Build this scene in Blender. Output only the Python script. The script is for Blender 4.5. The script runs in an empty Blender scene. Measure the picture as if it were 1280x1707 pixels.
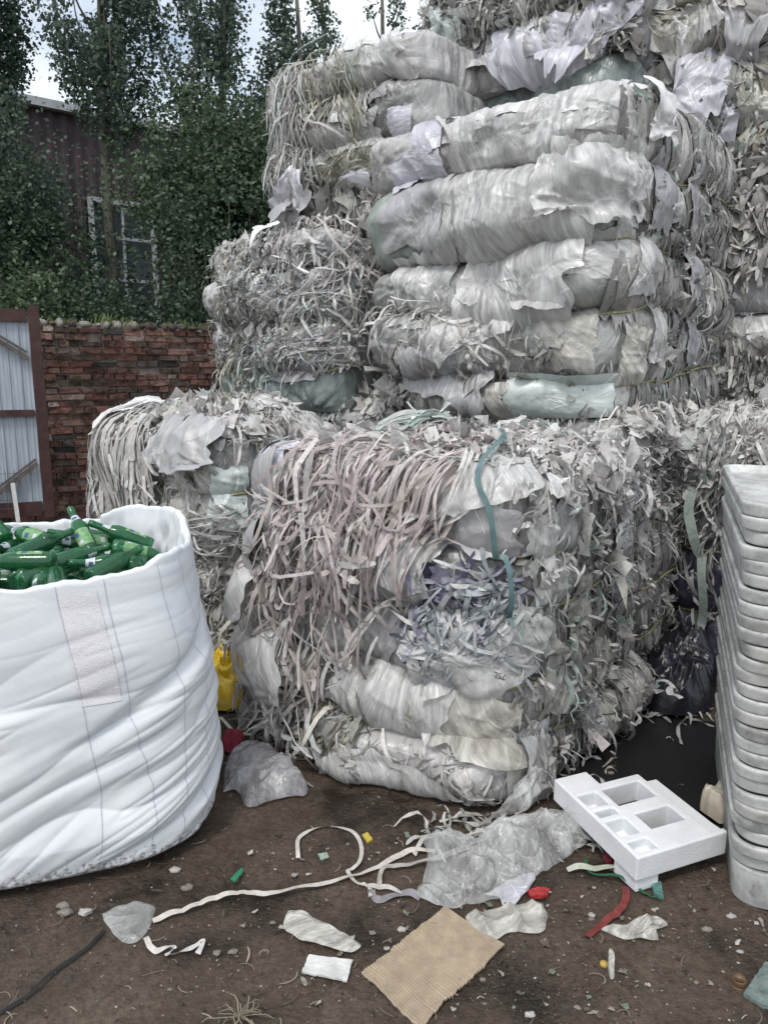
import bpy, math, random
import numpy as np
from mathutils import Vector, Matrix
random.seed(7); RNG = np.random.default_rng(7)
sc = bpy.context.scene
# ------------------------------------------------------------------ camera
PITCH = math.radians(10.4); FPX = 1260.0; CAMZ = 1.6
cam = bpy.data.cameras.new("camera"); camo = bpy.data.objects.new("camera", cam)
sc.collection.objects.link(camo); sc.camera = camo
camo.location = (0, 0, CAMZ); camo.rotation_euler = (math.pi/2-PITCH, 0, 0)
cam.sensor_fit = 'VERTICAL'; cam.sensor_height = 36; cam.sensor_width = 27
cam.lens = FPX/1707*36; cam.clip_end = 2000; cam.clip_start = .02
# ------------------------------------------------------------------ light
SUN_EL = math.radians(58); SUN_AZ = math.radians(205)     # azimuth from +Y clockwise
w = bpy.data.worlds.new("World"); sc.world = w; w.use_nodes = True
nt = w.node_tree; nt.nodes.clear()
def N(t, ty, **kw):
    n = t.nodes.new(ty)
    for k, v in kw.items():
        if k in n.inputs.keys(): n.inputs[k].default_value = v
        else: setattr(n, k, v)
    return n
sky = N(nt, 'ShaderNodeTexSky', sky_type='NISHITA', sun_disc=False, sun_elevation=SUN_EL, sun_rotation=SUN_AZ,
        air_density=1.2, dust_density=2.5, ozone_density=1.0)
tc = N(nt, 'ShaderNodeTexCoord'); mp = N(nt, 'ShaderNodeMapping'); mp.inputs['Scale'].default_value = (1, 1, 2.4)
mp.inputs['Location'].default_value = (.35, .1, .2)
cn = N(nt, 'ShaderNodeTexNoise', Scale=2.6, Detail=8.0, Roughness=.55, Distortion=.4)
cr = nt.nodes.new('ShaderNodeValToRGB'); cr.color_ramp.elements[0].position = .30; cr.color_ramp.elements[1].position = .66; cr.color_ramp.elements[0].color = (.2, .2, .2, 1)
mx = nt.nodes.new('ShaderNodeMix'); mx.data_type = 'RGBA'
mx.inputs[7].default_value = (8.6, 9.0, 9.4, 1)
bg = N(nt, 'ShaderNodeBackground', Strength=.12); wo = nt.nodes.new('ShaderNodeOutputWorld')
L = nt.links.new
L(tc.outputs['Generated'], mp.inputs[0]); L(mp.outputs[0], cn.inputs['Vector']); L(cn.outputs[0], cr.inputs[0])
L(cr.outputs[0], mx.inputs[0]); L(sky.outputs[0], mx.inputs[6]); L(mx.outputs[2], bg.inputs[0]); L(bg.outputs[0], wo.inputs[0])
sd = bpy.data.lights.new("sun", 'SUN'); sd.energy = 1.3; sd.angle = math.radians(14); sd.color = (1, .96, .9)
so = bpy.data.objects.new("sun", sd); sc.collection.objects.link(so)
sdir = Vector((math.sin(SUN_AZ)*math.cos(SUN_EL), math.cos(SUN_AZ)*math.cos(SUN_EL), math.sin(SUN_EL)))
so.rotation_euler = sdir.to_track_quat('Z', 'Y').to_euler()
so.location = (0, 0, 20)
sc.view_settings.view_transform = 'Standard'; sc.view_settings.look = 'None'; sc.view_settings.gamma = 1
sc.view_settings.exposure = 0.40
sc.cycles.max_bounces = 7; sc.cycles.transparent_max_bounces = 16

# ------------------------------------------------------------------ pixel helpers (photo pixels 1280x1707)
def ray(px, py):
    x = (px-640)/FPX; y = -(py-853.5)/FPX
    return Vector((x, math.cos(PITCH)+y*math.sin(PITCH), -math.sin(PITCH)+y*math.cos(PITCH)))
def G(px, py, z=0.0):
    r = ray(px, py); t = (z-CAMZ)/r.z
    return Vector((r.x*t, r.y*t, z))
def PY(px, py, Y):
    r = ray(px, py); t = Y/r.y
    return Vector((r.x*t, Y, CAMZ+r.z*t))
def project(P):
    P = np.asarray(P); x = P[..., 0]; y = P[..., 1]; z = P[..., 2]-CAMZ
    dep = y*math.cos(PITCH)-z*math.sin(PITCH); up = y*math.sin(PITCH)+z*math.cos(PITCH)
    return 640+FPX*x/dep, 853.5-FPX*up/dep, dep
# ------------------------------------------------------------------ noise
_perm = np.random.default_rng(3).permutation(256); _perm = np.concatenate([_perm, _perm, _perm])
_g = np.random.default_rng(4).normal(size=(256, 3)); _g /= np.linalg.norm(_g, axis=1)[:, None]
def pn(x, y, z=0.0):
    x, y, z = np.broadcast_arrays(np.asarray(x, float), np.asarray(y, float), np.asarray(z, float))
    xi = np.floor(x).astype(int); yi = np.floor(y).astype(int); zi = np.floor(z).astype(int)
    xf = x-xi; yf = y-yi; zf = z-zi
    u = xf*xf*xf*(xf*(xf*6-15)+10); v = yf*yf*yf*(yf*(yf*6-15)+10); ww = zf*zf*zf*(zf*(zf*6-15)+10)
    r = 0
    for dx in (0, 1):
        for dy in (0, 1):
            for dz in (0, 1):
                h = _perm[_perm[_perm[(xi+dx) & 255]+((yi+dy) & 255)]+((zi+dz) & 255)]
                g = _g[h]
                dot = g[..., 0]*(xf-dx)+g[..., 1]*(yf-dy)+g[..., 2]*(zf-dz)
                r = r+dot*(u if dx else 1-u)*(v if dy else 1-v)*(ww if dz else 1-ww)
    return r*1.5
def fbm(x, y, z=0.0, o=3):
    r = 0; a = 1; f = 1
    for i in range(o):
        r = r+a*pn(x*f+i*17.3, y*f+i*5.1, np.asarray(z)*f+i*3.7); a *= .5; f *= 2.03
    return r
def ridge(x, y, z=0.0, o=2):
    r = 0; a = 1; f = 1
    for i in range(o):
        r = r+a*(1-np.abs(pn(x*f+i*11.3, y*f+i*7.1, np.asarray(z)*f))*2.6); a *= .5; f *= 2.1
    return r
# ------------------------------------------------------------------ object helpers
COL = sc.collection
def tag(o, label=None, cat=None, group=None, kind=None):
    if label: o['label'] = label
    if cat: o['category'] = cat
    if group: o['group'] = group
    if kind: o['kind'] = kind
    return o
def thing(name, label, cat, loc=(0, 0, 0), group=None, rz=0):
    o = bpy.data.objects.new(name, None); COL.objects.link(o); o.empty_display_size = .1
    o.location = loc; o.rotation_euler = (0, 0, rz)
    return tag(o, label, cat, group)
def obj_np(name, V, F, mat, parent=None, cols=None, uv=None, smooth=True, mats=None, midx=None):
    """V (n,3) world coords, F (m,k) int array or list of tuples"""
    me = bpy.data.meshes.new(name)
    V = np.asarray(V, np.float32)
    if isinstance(F, np.ndarray):
        m, k = F.shape
        me.vertices.add(len(V)); me.vertices.foreach_set('co', V.ravel())
        me.loops.add(m*k); me.loops.foreach_set('vertex_index', F.astype(np.int32).ravel())
        me.polygons.add(m); me.polygons.foreach_set('loop_start', np.arange(0, m*k, k, dtype=np.int32))
        me.polygons.foreach_set('loop_total', np.full(m, k, np.int32))
        if uv is not None:
            ul = me.uv_layers.new(name='UVMap'); ul.data.foreach_set('uv', np.asarray(uv, np.float32)[F.ravel()].ravel())
    else:
        me.from_pydata([tuple(map(float, v)) for v in V], [], [tuple(map(int, f)) for f in F])
    me.update(calc_edges=True)
    if smooth: me.polygons.foreach_set('use_smooth', np.ones(len(me.polygons), bool))
    if cols is not None:
        c = me.color_attributes.new('Col', 'FLOAT_COLOR', 'POINT')
        cc = np.ones((len(V), 4), np.float32); cc[:, :3] = cols; c.data.foreach_set('color', cc.ravel())
    me.validate(clean_customdata=False)
    for mm in (mats or [mat]): me.materials.append(mm)
    if midx is not None: me.polygons.foreach_set('material_index', np.asarray(midx, np.int32))
    o = bpy.data.objects.new(name, me); COL.objects.link(o)
    if parent is not None:
        o.parent = parent
        if parent.type == 'EMPTY' or True:
            M = (Matrix.Translation(parent.location) @ parent.rotation_euler.to_matrix().to_4x4())
            o.matrix_parent_inverse = Matrix.Identity(4)
            if parent.parent is None and parent.type == 'EMPTY': me.transform(M.inverted())
            elif parent.parent is not None:
                q = parent.parent
                me.transform((Matrix.Translation(q.location) @ q.rotation_euler.to_matrix().to_4x4()).inverted())
    return o
def grid_faces(nu, nv, closed=False, base=0):
    """verts index i*nv+j, i in nu (around), j in nv"""
    iu = np.arange(nu if closed else nu-1); jv = np.arange(nv-1)
    I, J = np.meshgrid(iu, jv, indexing='ij'); I2 = (I+1) % nu
    return (np.stack([I*nv+J, I*nv+J+1, I2*nv+J+1, I2*nv+J], -1).reshape(-1, 4)+base)
class MB:
    """collects shapes into one mesh"""
    def __init__(s): s.V = []; s.F = []; s.C = []
    def add(s, V, F, col=None):
        b = len(s.V); s.V += [tuple(v) for v in V]; s.F += [tuple(i+b for i in f) for f in F]
        s.C += [col or (1, 1, 1)]*len(V)
    def box(s, c, sz, R=None, jit=0, col=None, bev=0):
        hx, hy, hz = sz[0]/2, sz[1]/2, sz[2]/2; R = R or Matrix.Identity(3); c = Vector(c)
        V = []
        for x, y, z in ((-1, -1, -1), (1, -1, -1), (1, 1, -1), (-1, 1, -1), (-1, -1, 1), (1, -1, 1), (1, 1, 1), (-1, 1, 1)):
            v = Vector((x*hx+random.uniform(-jit, jit), y*hy+random.uniform(-jit, jit), z*hz+random.uniform(-jit, jit)))
            V.append(c+R @ v)
        s.add(V, [(0, 3, 2, 1), (4, 5, 6, 7), (0, 1, 5, 4), (1, 2, 6, 5), (2, 3, 7, 6), (3, 0, 4, 7)], col)
    def tube(s, pts, rad, n=8, col=None):
        pts = [Vector(p) for p in pts]; m = len(pts)
        if not hasattr(rad, '__len__'): rad = [rad]*m
        V = []; up = Vector((0.3, .2, 1)).normalized()
        for i, p in enumerate(pts):
            t = (pts[min(i+1, m-1)]-pts[max(i-1, 0)]).normalized()
            a = t.cross(up)
            if a.length < .05: a = t.cross(Vector((1, 0, 0)))
            a.normalize(); b = t.cross(a).normalized()
            for k in range(n):
                an = 2*math.pi*k/n; V.append(p+(a*math.cos(an)+b*math.sin(an))*rad[i])
        F = [(i*n+k, i*n+(k+1) % n, (i+1)*n+(k+1) % n, (i+1)*n+k) for i in range(m-1) for k in range(n)]
        F += [tuple(range(n))[::-1], tuple((m-1)*n+k for k in range(n))]
        s.add(V, F, col)
    def build(s, name, mat, parent=None, smooth=False, cols=False):
        return obj_np(name, np.array(s.V), s.F, mat, parent, smooth=smooth, cols=np.array(s.C) if cols else None)
def smooth_path(pts, n=8):
    P = [Vector(p) for p in pts]; out = []
    for i in range(len(P)-1):
        p0 = P[max(i-1, 0)]; p1 = P[i]; p2 = P[i+1]; p3 = P[min(i+2, len(P)-1)]
        for k in range(n):
            t = k/n
            out.append(.5*((2*p1)+(p2-p0)*t+(2*p0-5*p1+4*p2-p3)*t*t+(3*p1-p0-3*p2+p3)*t**3))
    out.append(P[-1]); return out
# ------------------------------------------------------------------ materials
def newmat(name):
    m = bpy.data.materials.new(name); m.use_nodes = True
    t = m.node_tree; t.nodes.clear(); o = t.nodes.new('ShaderNodeOutputMaterial')
    b = t.nodes.new('ShaderNodeBsdfPrincipled'); t.links.new(b.outputs[0], o.inputs[0])
    return m, t, b, o
def ramp(t, stops):
    r = t.nodes.new('ShaderNodeValToRGB'); e = r.color_ramp.elements
    while len(e) > 1: e.remove(e[-1])
    e[0].position = stops[0][0]; e[0].color = (*stops[0][1], 1)
    for p, c in stops[1:]:
        q = e.new(p); q.color = (*c, 1)
    return r
def mixc(t, a, b, f, mode='MIX'):
    m = t.nodes.new('ShaderNodeMix'); m.data_type = 'RGBA'; m.blend_type = mode
    for i, v in ((0, f), (6, a), (7, b)):
        if isinstance(v, (int, float)): m.inputs[i].default_value = v
        elif isinstance(v, tuple): m.inputs[i].default_value = (*v, 1)
        else: t.links.new(v, m.inputs[i])
    return m.outputs[2]
def simple(name, col, rough=.6, noise=(20, .25), bump=.2, metal=0, spec=.5, coords='Object', scl=(1, 1, 1), bscale=None, trans=0):
    m, t, b, o = newmat(name)
    tc = t.nodes.new('ShaderNodeTexCoord'); mp = t.nodes.new('ShaderNodeMapping'); mp.inputs['Scale'].default_value = scl
    t.links.new(tc.outputs[coords], mp.inputs[0])
    n = N(t, 'ShaderNodeTexNoise', Scale=noise[0], Detail=6.0, Roughness=.6); t.links.new(mp.outputs[0], n.inputs['Vector'])
    k = noise[1]
    r = ramp(t, [(.3, tuple(c*(1-k) for c in col)), (.7, tuple(min(1, c*(1+k)) for c in col))]); t.links.new(n.outputs[0], r.inputs[0])
    t.links.new(r.outputs[0], b.inputs['Base Color'])
    b.inputs['Roughness'].default_value = rough; b.inputs['Metallic'].default_value = metal
    b.inputs['Specular IOR Level'].default_value = spec
    if trans: b.inputs['Transmission Weight'].default_value = trans
    if bump:
        n2 = N(t, 'ShaderNodeTexNoise', Scale=bscale or noise[0]*2, Detail=5.0); t.links.new(mp.outputs[0], n2.inputs['Vector'])
        bp = N(t, 'ShaderNodeBump', Strength=bump, Distance=.01); t.links.new(n2.outputs[0], bp.inputs['Height'])
        t.links.new(bp.outputs[0], b.inputs['Normal'])
    return m
def film_mat(name, light, dark, tint, rot=0.0, rough=.33, alpha=1.0, contents=.5, bump=.5, seed=0.0, st_y=.16, lines=1.0, st_sc=30.0, spk=.8):
    """tight crumpled plastic film over shredded strips; UV in metres"""
    if name.startswith('film'): light = tuple(x*.70 for x in light); tint = tuple(x*.82 for x in tint)
    dark = tuple(a*.58+c*.42 for a, c in zip(dark, light))
    m, t, b, o = newmat(name); K = t.links.new
    uv = t.nodes.new('ShaderNodeTexCoord')
    w0 = N(t, 'ShaderNodeTexNoise', Scale=1.4, Detail=1.5); K(uv.outputs['UV'], w0.inputs['Vector'])
    wa = t.nodes.new('ShaderNodeVectorMath'); wa.operation = 'MULTIPLY_ADD'
    K(w0.outputs[1], wa.inputs[0]); wa.inputs[1].default_value = (.5, .5, 0)
    K(uv.outputs['UV'], wa.inputs[2])
    mp = t.nodes.new('ShaderNodeMapping'); mp.inputs['Rotation'].default_value = (0, 0, rot)
    mp.inputs['Location'].default_value = (seed*3.1, seed*1.7, seed); mp.inputs['Scale'].default_value = (1, st_y, 1)
    # mapping applies scale before rotation, so rotate first with a second mapping
    mr = t.nodes.new('ShaderNodeMapping'); mr.inputs['Rotation'].default_value = (0, 0, rot); mp.inputs['Rotation'].default_value = (0, 0, 0)
    K(wa.outputs[0], mr.inputs[0]); K(mr.outputs[0], mp.inputs[0])
    st = N(t, 'ShaderNodeTexNoise', Scale=st_sc, Detail=7.0, Roughness=.68, Distortion=.1); K(mp.outputs[0], st.inputs['Vector'])
    r1 = ramp(t, [(.30, dark), (.5, tuple((a+c)/2 for a, c in zip(dark, light))), (.68, light)]); K(st.outputs[0], r1.inputs[0])
    pa = N(t, 'ShaderNodeTexNoise', Scale=3.2, Detail=5.0, Roughness=.6); K(mr.outputs[0], pa.inputs['Vector'])
    r2 = ramp(t, [(.45, (0, 0, 0)), (.6, (1, 1, 1))]); K(pa.outputs[0], r2.inputs[0])
    c = mixc(t, r1.outputs[0], mixc(t, r1.outputs[0], tint, .45), r2.outputs[0])
    # strips showing through
    m2 = t.nodes.new('ShaderNodeMapping'); m2.inputs['Scale'].default_value = (1, .28, 1); K(wa.outputs[0], m2.inputs[0])
    m2.inputs['Rotation'].default_value = (0, 0, .5+rot)
    vo = N(t, 'ShaderNodeTexVoronoi', Scale=42.0, Randomness=1.0); K(m2.outputs[0], vo.inputs['Vector'])
    r3 = ramp(t, [(0, tuple(x*.55 for x in dark)), (.45, tuple((a+c)/2 for a, c in zip(dark, light))), (1, tuple(min(.85, x*1.25) for x in light))])
    sp = t.nodes.new('ShaderNodeSeparateColor'); K(vo.outputs['Color'], sp.inputs[0]); K(sp.outputs[0], r3.inputs[0])
    pb = N(t, 'ShaderNodeTexNoise', Scale=5.5, Detail=4.0, Roughness=.6); K(uv.outputs['UV'], pb.inputs['Vector'])
    r4 = ramp(t, [(.42, (0, 0, 0)), (.62, (contents,)*3)]); K(pb.outputs[0], r4.inputs[0])
    c = mixc(t, c, r3.outputs[0], r4.outputs[0])
    dn = N(t, 'ShaderNodeTexNoise', Scale=9.0, Detail=8.0, Roughness=.75); K(uv.outputs['UV'], dn.inputs['Vector'])
    r5 = ramp(t, [(.32, (.5, .47, .43)), (.48, (.95, .95, .95)), (.7, (1.12, 1.12, 1.12))]); K(dn.outputs[0], r5.inputs[0])
    c = mixc(t, c, r5.outputs[0], spk, 'MULTIPLY')
    # whitened crease lines where the film is folded
    lsum = None
    for q, (ro, scn, lo) in enumerate(((rot+.35, 13.0, .035), (rot-1.0, 9.0, .028), (rot+.1, 30.0, .05))):
        ma = t.nodes.new('ShaderNodeMapping'); ma.inputs['Rotation'].default_value = (0, 0, ro); K(wa.outputs[0], ma.inputs[0])
        mb = t.nodes.new('ShaderNodeMapping'); mb.inputs['Scale'].default_value = (1, st_y*.9, 1); mb.inputs['Location'].default_value = (seed+q*4, seed, 0); K(ma.outputs[0], mb.inputs[0])
        nl = N(t, 'ShaderNodeTexNoise', Scale=scn, Detail=2.0, Roughness=.45, Distortion=.15); K(mb.outputs[0], nl.inputs['Vector'])
        rl = ramp(t, [(.5-lo, (0, 0, 0)), (.5, (1, 1, 1)), (.5+lo*.4, (0, 0, 0))]); K(nl.outputs[0], rl.inputs[0])
        lsum = rl.outputs[0] if lsum is None else mixc(t, lsum, rl.outputs[0], 1.0, 'ADD')
    lm = N(t, 'ShaderNodeTexNoise', Scale=4.0, Detail=3.0); K(uv.outputs['UV'], lm.inputs['Vector'])
    rlm = ramp(t, [(.4, (.05*lines,)*3), (.62, (.7*lines,)*3)]); K(lm.outputs[0], rlm.inputs[0])
    lf = mixc(t, lsum, rlm.outputs[0], 1.0, 'MULTIPLY')
    c = mixc(t, c, tuple(min(.82, x*1.25) for x in light), lf)
    K(c, b.inputs['Base Color']); b.inputs['Roughness'].default_value = rough; b.inputs['Specular IOR Level'].default_value = .75
    # bump: fine film creases
    cz = N(t, 'ShaderNodeTexNoise', Scale=50.0, Detail=5.0, Roughness=.6, Distortion=.3); K(mp.outputs[0], cz.inputs['Vector'])
    cv = N(t, 'ShaderNodeTexVoronoi', Scale=16.0, feature='DISTANCE_TO_EDGE'); K(wa.outputs[0], cv.inputs['Vector'])
    ad = t.nodes.new('ShaderNodeMath'); ad.operation = 'MULTIPLY_ADD'; K(cv.outputs[0], ad.inputs[0]); ad.inputs[1].default_value = .8
    K(cz.outputs[0], ad.inputs[2])
    bp = N(t, 'ShaderNodeBump', Strength=bump, Distance=.008); 
    a2 = t.nodes.new('ShaderNodeMath'); a2.operation = 'MULTIPLY_ADD'; K(lf, a2.inputs[0]); a2.inputs[1].default_value = .7; K(ad.outputs[0], a2.inputs[2])
    K(a2.outputs[0], bp.inputs['Height']); K(bp.outputs[0], b.inputs['Normal'])
    if alpha < 1:
        rr = ramp(t, [(.3, (alpha*.55,)*3), (.65, (min(1, alpha*1.35),)*3)]); K(st.outputs[0], rr.inputs[0]); K(rr.outputs[0], b.inputs['Alpha'])
    return m
def col_mat(name, rough=.5, transl=.25, dirt=.5, spec=.4, bstr=.25, bdist=.003, nsc=38.0):
    m, t, b, o = newmat(name); K = t.links.new
    at = t.nodes.new('ShaderNodeAttribute'); at.attribute_name = 'Col'
    tc = t.nodes.new('ShaderNodeTexCoord')
    n = N(t, 'ShaderNodeTexNoise', Scale=nsc, Detail=6.0, Roughness=.72); K(tc.outputs['Object'], n.inputs['Vector'])
    r = ramp(t, [(.35, (1-dirt*.6, 1-dirt*.65, 1-dirt*.72)), (.55, (1, 1, 1))]); K(n.outputs[0], r.inputs[0])
    c = mixc(t, at.outputs[0], r.outputs[0], 1.0, 'MULTIPLY')
    K(c, b.inputs['Base Color']); b.inputs['Roughness'].default_value = rough; b.inputs['Specular IOR Level'].default_value = spec
    n2 = N(t, 'ShaderNodeTexNoise', Scale=90.0, Detail=3.0); K(tc.outputs['Object'], n2.inputs['Vector'])
    bp = N(t, 'ShaderNodeBump', Strength=bstr, Distance=bdist); K(n2.outputs[0], bp.inputs['Height']); K(bp.outputs[0], b.inputs['Normal'])
    if transl:
        tr = t.nodes.new('ShaderNodeBsdfTranslucent'); K(c, tr.inputs[0]); ms = t.nodes.new('ShaderNodeMixShader'); ms.inputs[0].default_value = transl
        K(b.outputs[0], ms.inputs[1]); K(tr.outputs[0], ms.inputs[2]); K(ms.outputs[0], o.inputs[0])
    return m
M_strip = col_mat('strip_plastic', .5, .2, .5)
M_leaf = col_mat('leaf', .5, .35, .2, .4)
M_brick = col_mat('brick', .9, 0, 1.25, .2, .9, .02, 14.0)
FM = {
 'grey':  film_mat('film_grey', (.56, .56, .55), (.17, .17, .165), (.38, .42, .38), 0.15, seed=1),
 'pale':  film_mat('film_pale', (.70, .69, .68), (.27, .265, .26), (.60, .56, .57), -.3, seed=2),
 'green': film_mat('film_green', (.50, .55, .51), (.16, .19, .17), (.30, .40, .34), .9, seed=3),
 'mauve': film_mat('film_mauve', (.58, .55, .56), (.19, .175, .19), (.42, .36, .40), 1.2, seed=4),
 'olive': film_mat('film_olive', (.56, .56, .49), (.17, .17, .14), (.38, .38, .27), .5, seed=5),
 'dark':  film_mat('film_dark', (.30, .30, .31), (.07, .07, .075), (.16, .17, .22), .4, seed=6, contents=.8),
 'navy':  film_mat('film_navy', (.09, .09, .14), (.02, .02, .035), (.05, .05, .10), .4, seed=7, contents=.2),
 'shred': film_mat('shred_bed', (.50, .49, .48), (.06, .06, .06), (.30, .29, .28), .2, seed=8, contents=.9),
 'teal':  film_mat('film_teal', (.34, .38, .37), (.11, .14, .135), (.2, .27, .25), .2, seed=9),
}
FS = {  # translucent loose sheets
 'clear': film_mat('sheet_clear', (.72, .72, .71), (.34, .34, .335), (.56, .56, .54), .3, .3, .8, contents=.1, bump=.8, seed=11),
 'white': film_mat('sheet_white', (.76, .76, .76), (.48, .48, .475), (.68, .66, .66), .8, .35, 1, contents=0, bump=.5, seed=12),
 'mint':  film_mat('sheet_mint', (.62, .68, .66), (.38, .43, .41), (.5, .57, .54), 1.4, .35, 1, contents=0, bump=.6, seed=13),
 'lilac': film_mat('sheet_lilac', (.58, .58, .63), (.33, .33, .37), (.46, .46, .52), 1.1, .35, 1, contents=0, bump=.6, seed=14),
 'grey':  film_mat('sheet_grey', (.42, .42, .425), (.17, .17, .175), (.3, .3, .33), .2, .4, 1, contents=.1, bump=.7, seed=15),
 'dirty': film_mat('sheet_dirty', (.60, .585, .54), (.27, .26, .235), (.46, .43, .36), .7, .4, .85, contents=.2, bump=.8, seed=16),
}
M_rope = simple('baling_rope', (.34, .31, .16), .8, (60, .5), .6)
M_teal = simple('teal_strap', (.10, .17, .175), .45, (12, .3), .2)
def palette(kind, n, rng):
    P = {'white': [(.78, .76, .74), (.72, .70, .69), (.66, .63, .61), (.80, .79, .78), (.60, .57, .56), (.70, .74, .72)],
         'pink':  [(.70, .63, .62), (.62, .54, .54), (.76, .71, .69), (.55, .47, .48), (.74, .72, .70), (.66, .60, .56)],
         'mint':  [(.62, .70, .67), (.54, .63, .60), (.70, .76, .74), (.76, .78, .77), (.42, .52, .48)],
         'grey':  [(.58, .57, .545), (.46, .455, .435), (.66, .655, .63), (.34, .335, .32), (.72, .71, .68), (.52, .54, .50), (.54, .51, .50)],
         'dark':  [(.20, .20, .21), (.12, .12, .13), (.30, .30, .30), (.42, .42, .42), (.16, .18, .17), (.5, .49, .47)],
         'violet': [(.16, .15, .24), (.10, .10, .16), (.36, .36, .50), (.55, .55, .66), (.22, .22, .30), (.62, .62, .68)],
         'olive': [(.55, .54, .45), (.42, .41, .33), (.66, .64, .55), (.30, .29, .22), (.5, .55, .5), (.6, .58, .55)],
         'bluish': [(.58, .62, .66), (.66, .70, .72), (.44, .48, .52), (.72, .74, .74), (.34, .38, .40)]}[kind]
    A = np.array(P)[rng.integers(0, len(P), n)]
    return np.clip(A*rng.uniform(.62, 1.06, (n, 1)), 0, .85)
# ------------------------------------------------------------------ ribbons
def ribbons(P, Nn, width, cols, twist=None, taper=True):
    """P (S,n,3) centre lines, Nn (S,n,3) normals, width (S,) -> V,F,C"""
    S, n, _ = P.shape
    T = np.gradient(P, axis=1); T /= np.linalg.norm(T, axis=2, keepdims=True)+1e-9
    B = np.cross(T, Nn); B /= np.linalg.norm(B, axis=2, keepdims=True)+1e-9
    N2 = np.cross(B, T)
    if twist is not None:
        B = B*np.cos(twist)[..., None]+N2*np.sin(twist)[..., None]
    wd = width[:, None]*np.ones((S, n))
    if taper: wd[:, 0] *= .55; wd[:, -1] *= .45
    V = np.stack([P-B*wd[..., None]/2, P+B*wd[..., None]/2], 2).reshape(-1, 3)
    base = (np.arange(S)*n*2)[:, None, None]
    j = np.arange(n-1)[None, :, None]
    q = np.array([0, 1, 3, 2])[None, None, :]
    F = (base+j*2+q).reshape(-1, 4)
    C = np.repeat(cols, n*2, axis=0)
    return V, F, C
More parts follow.
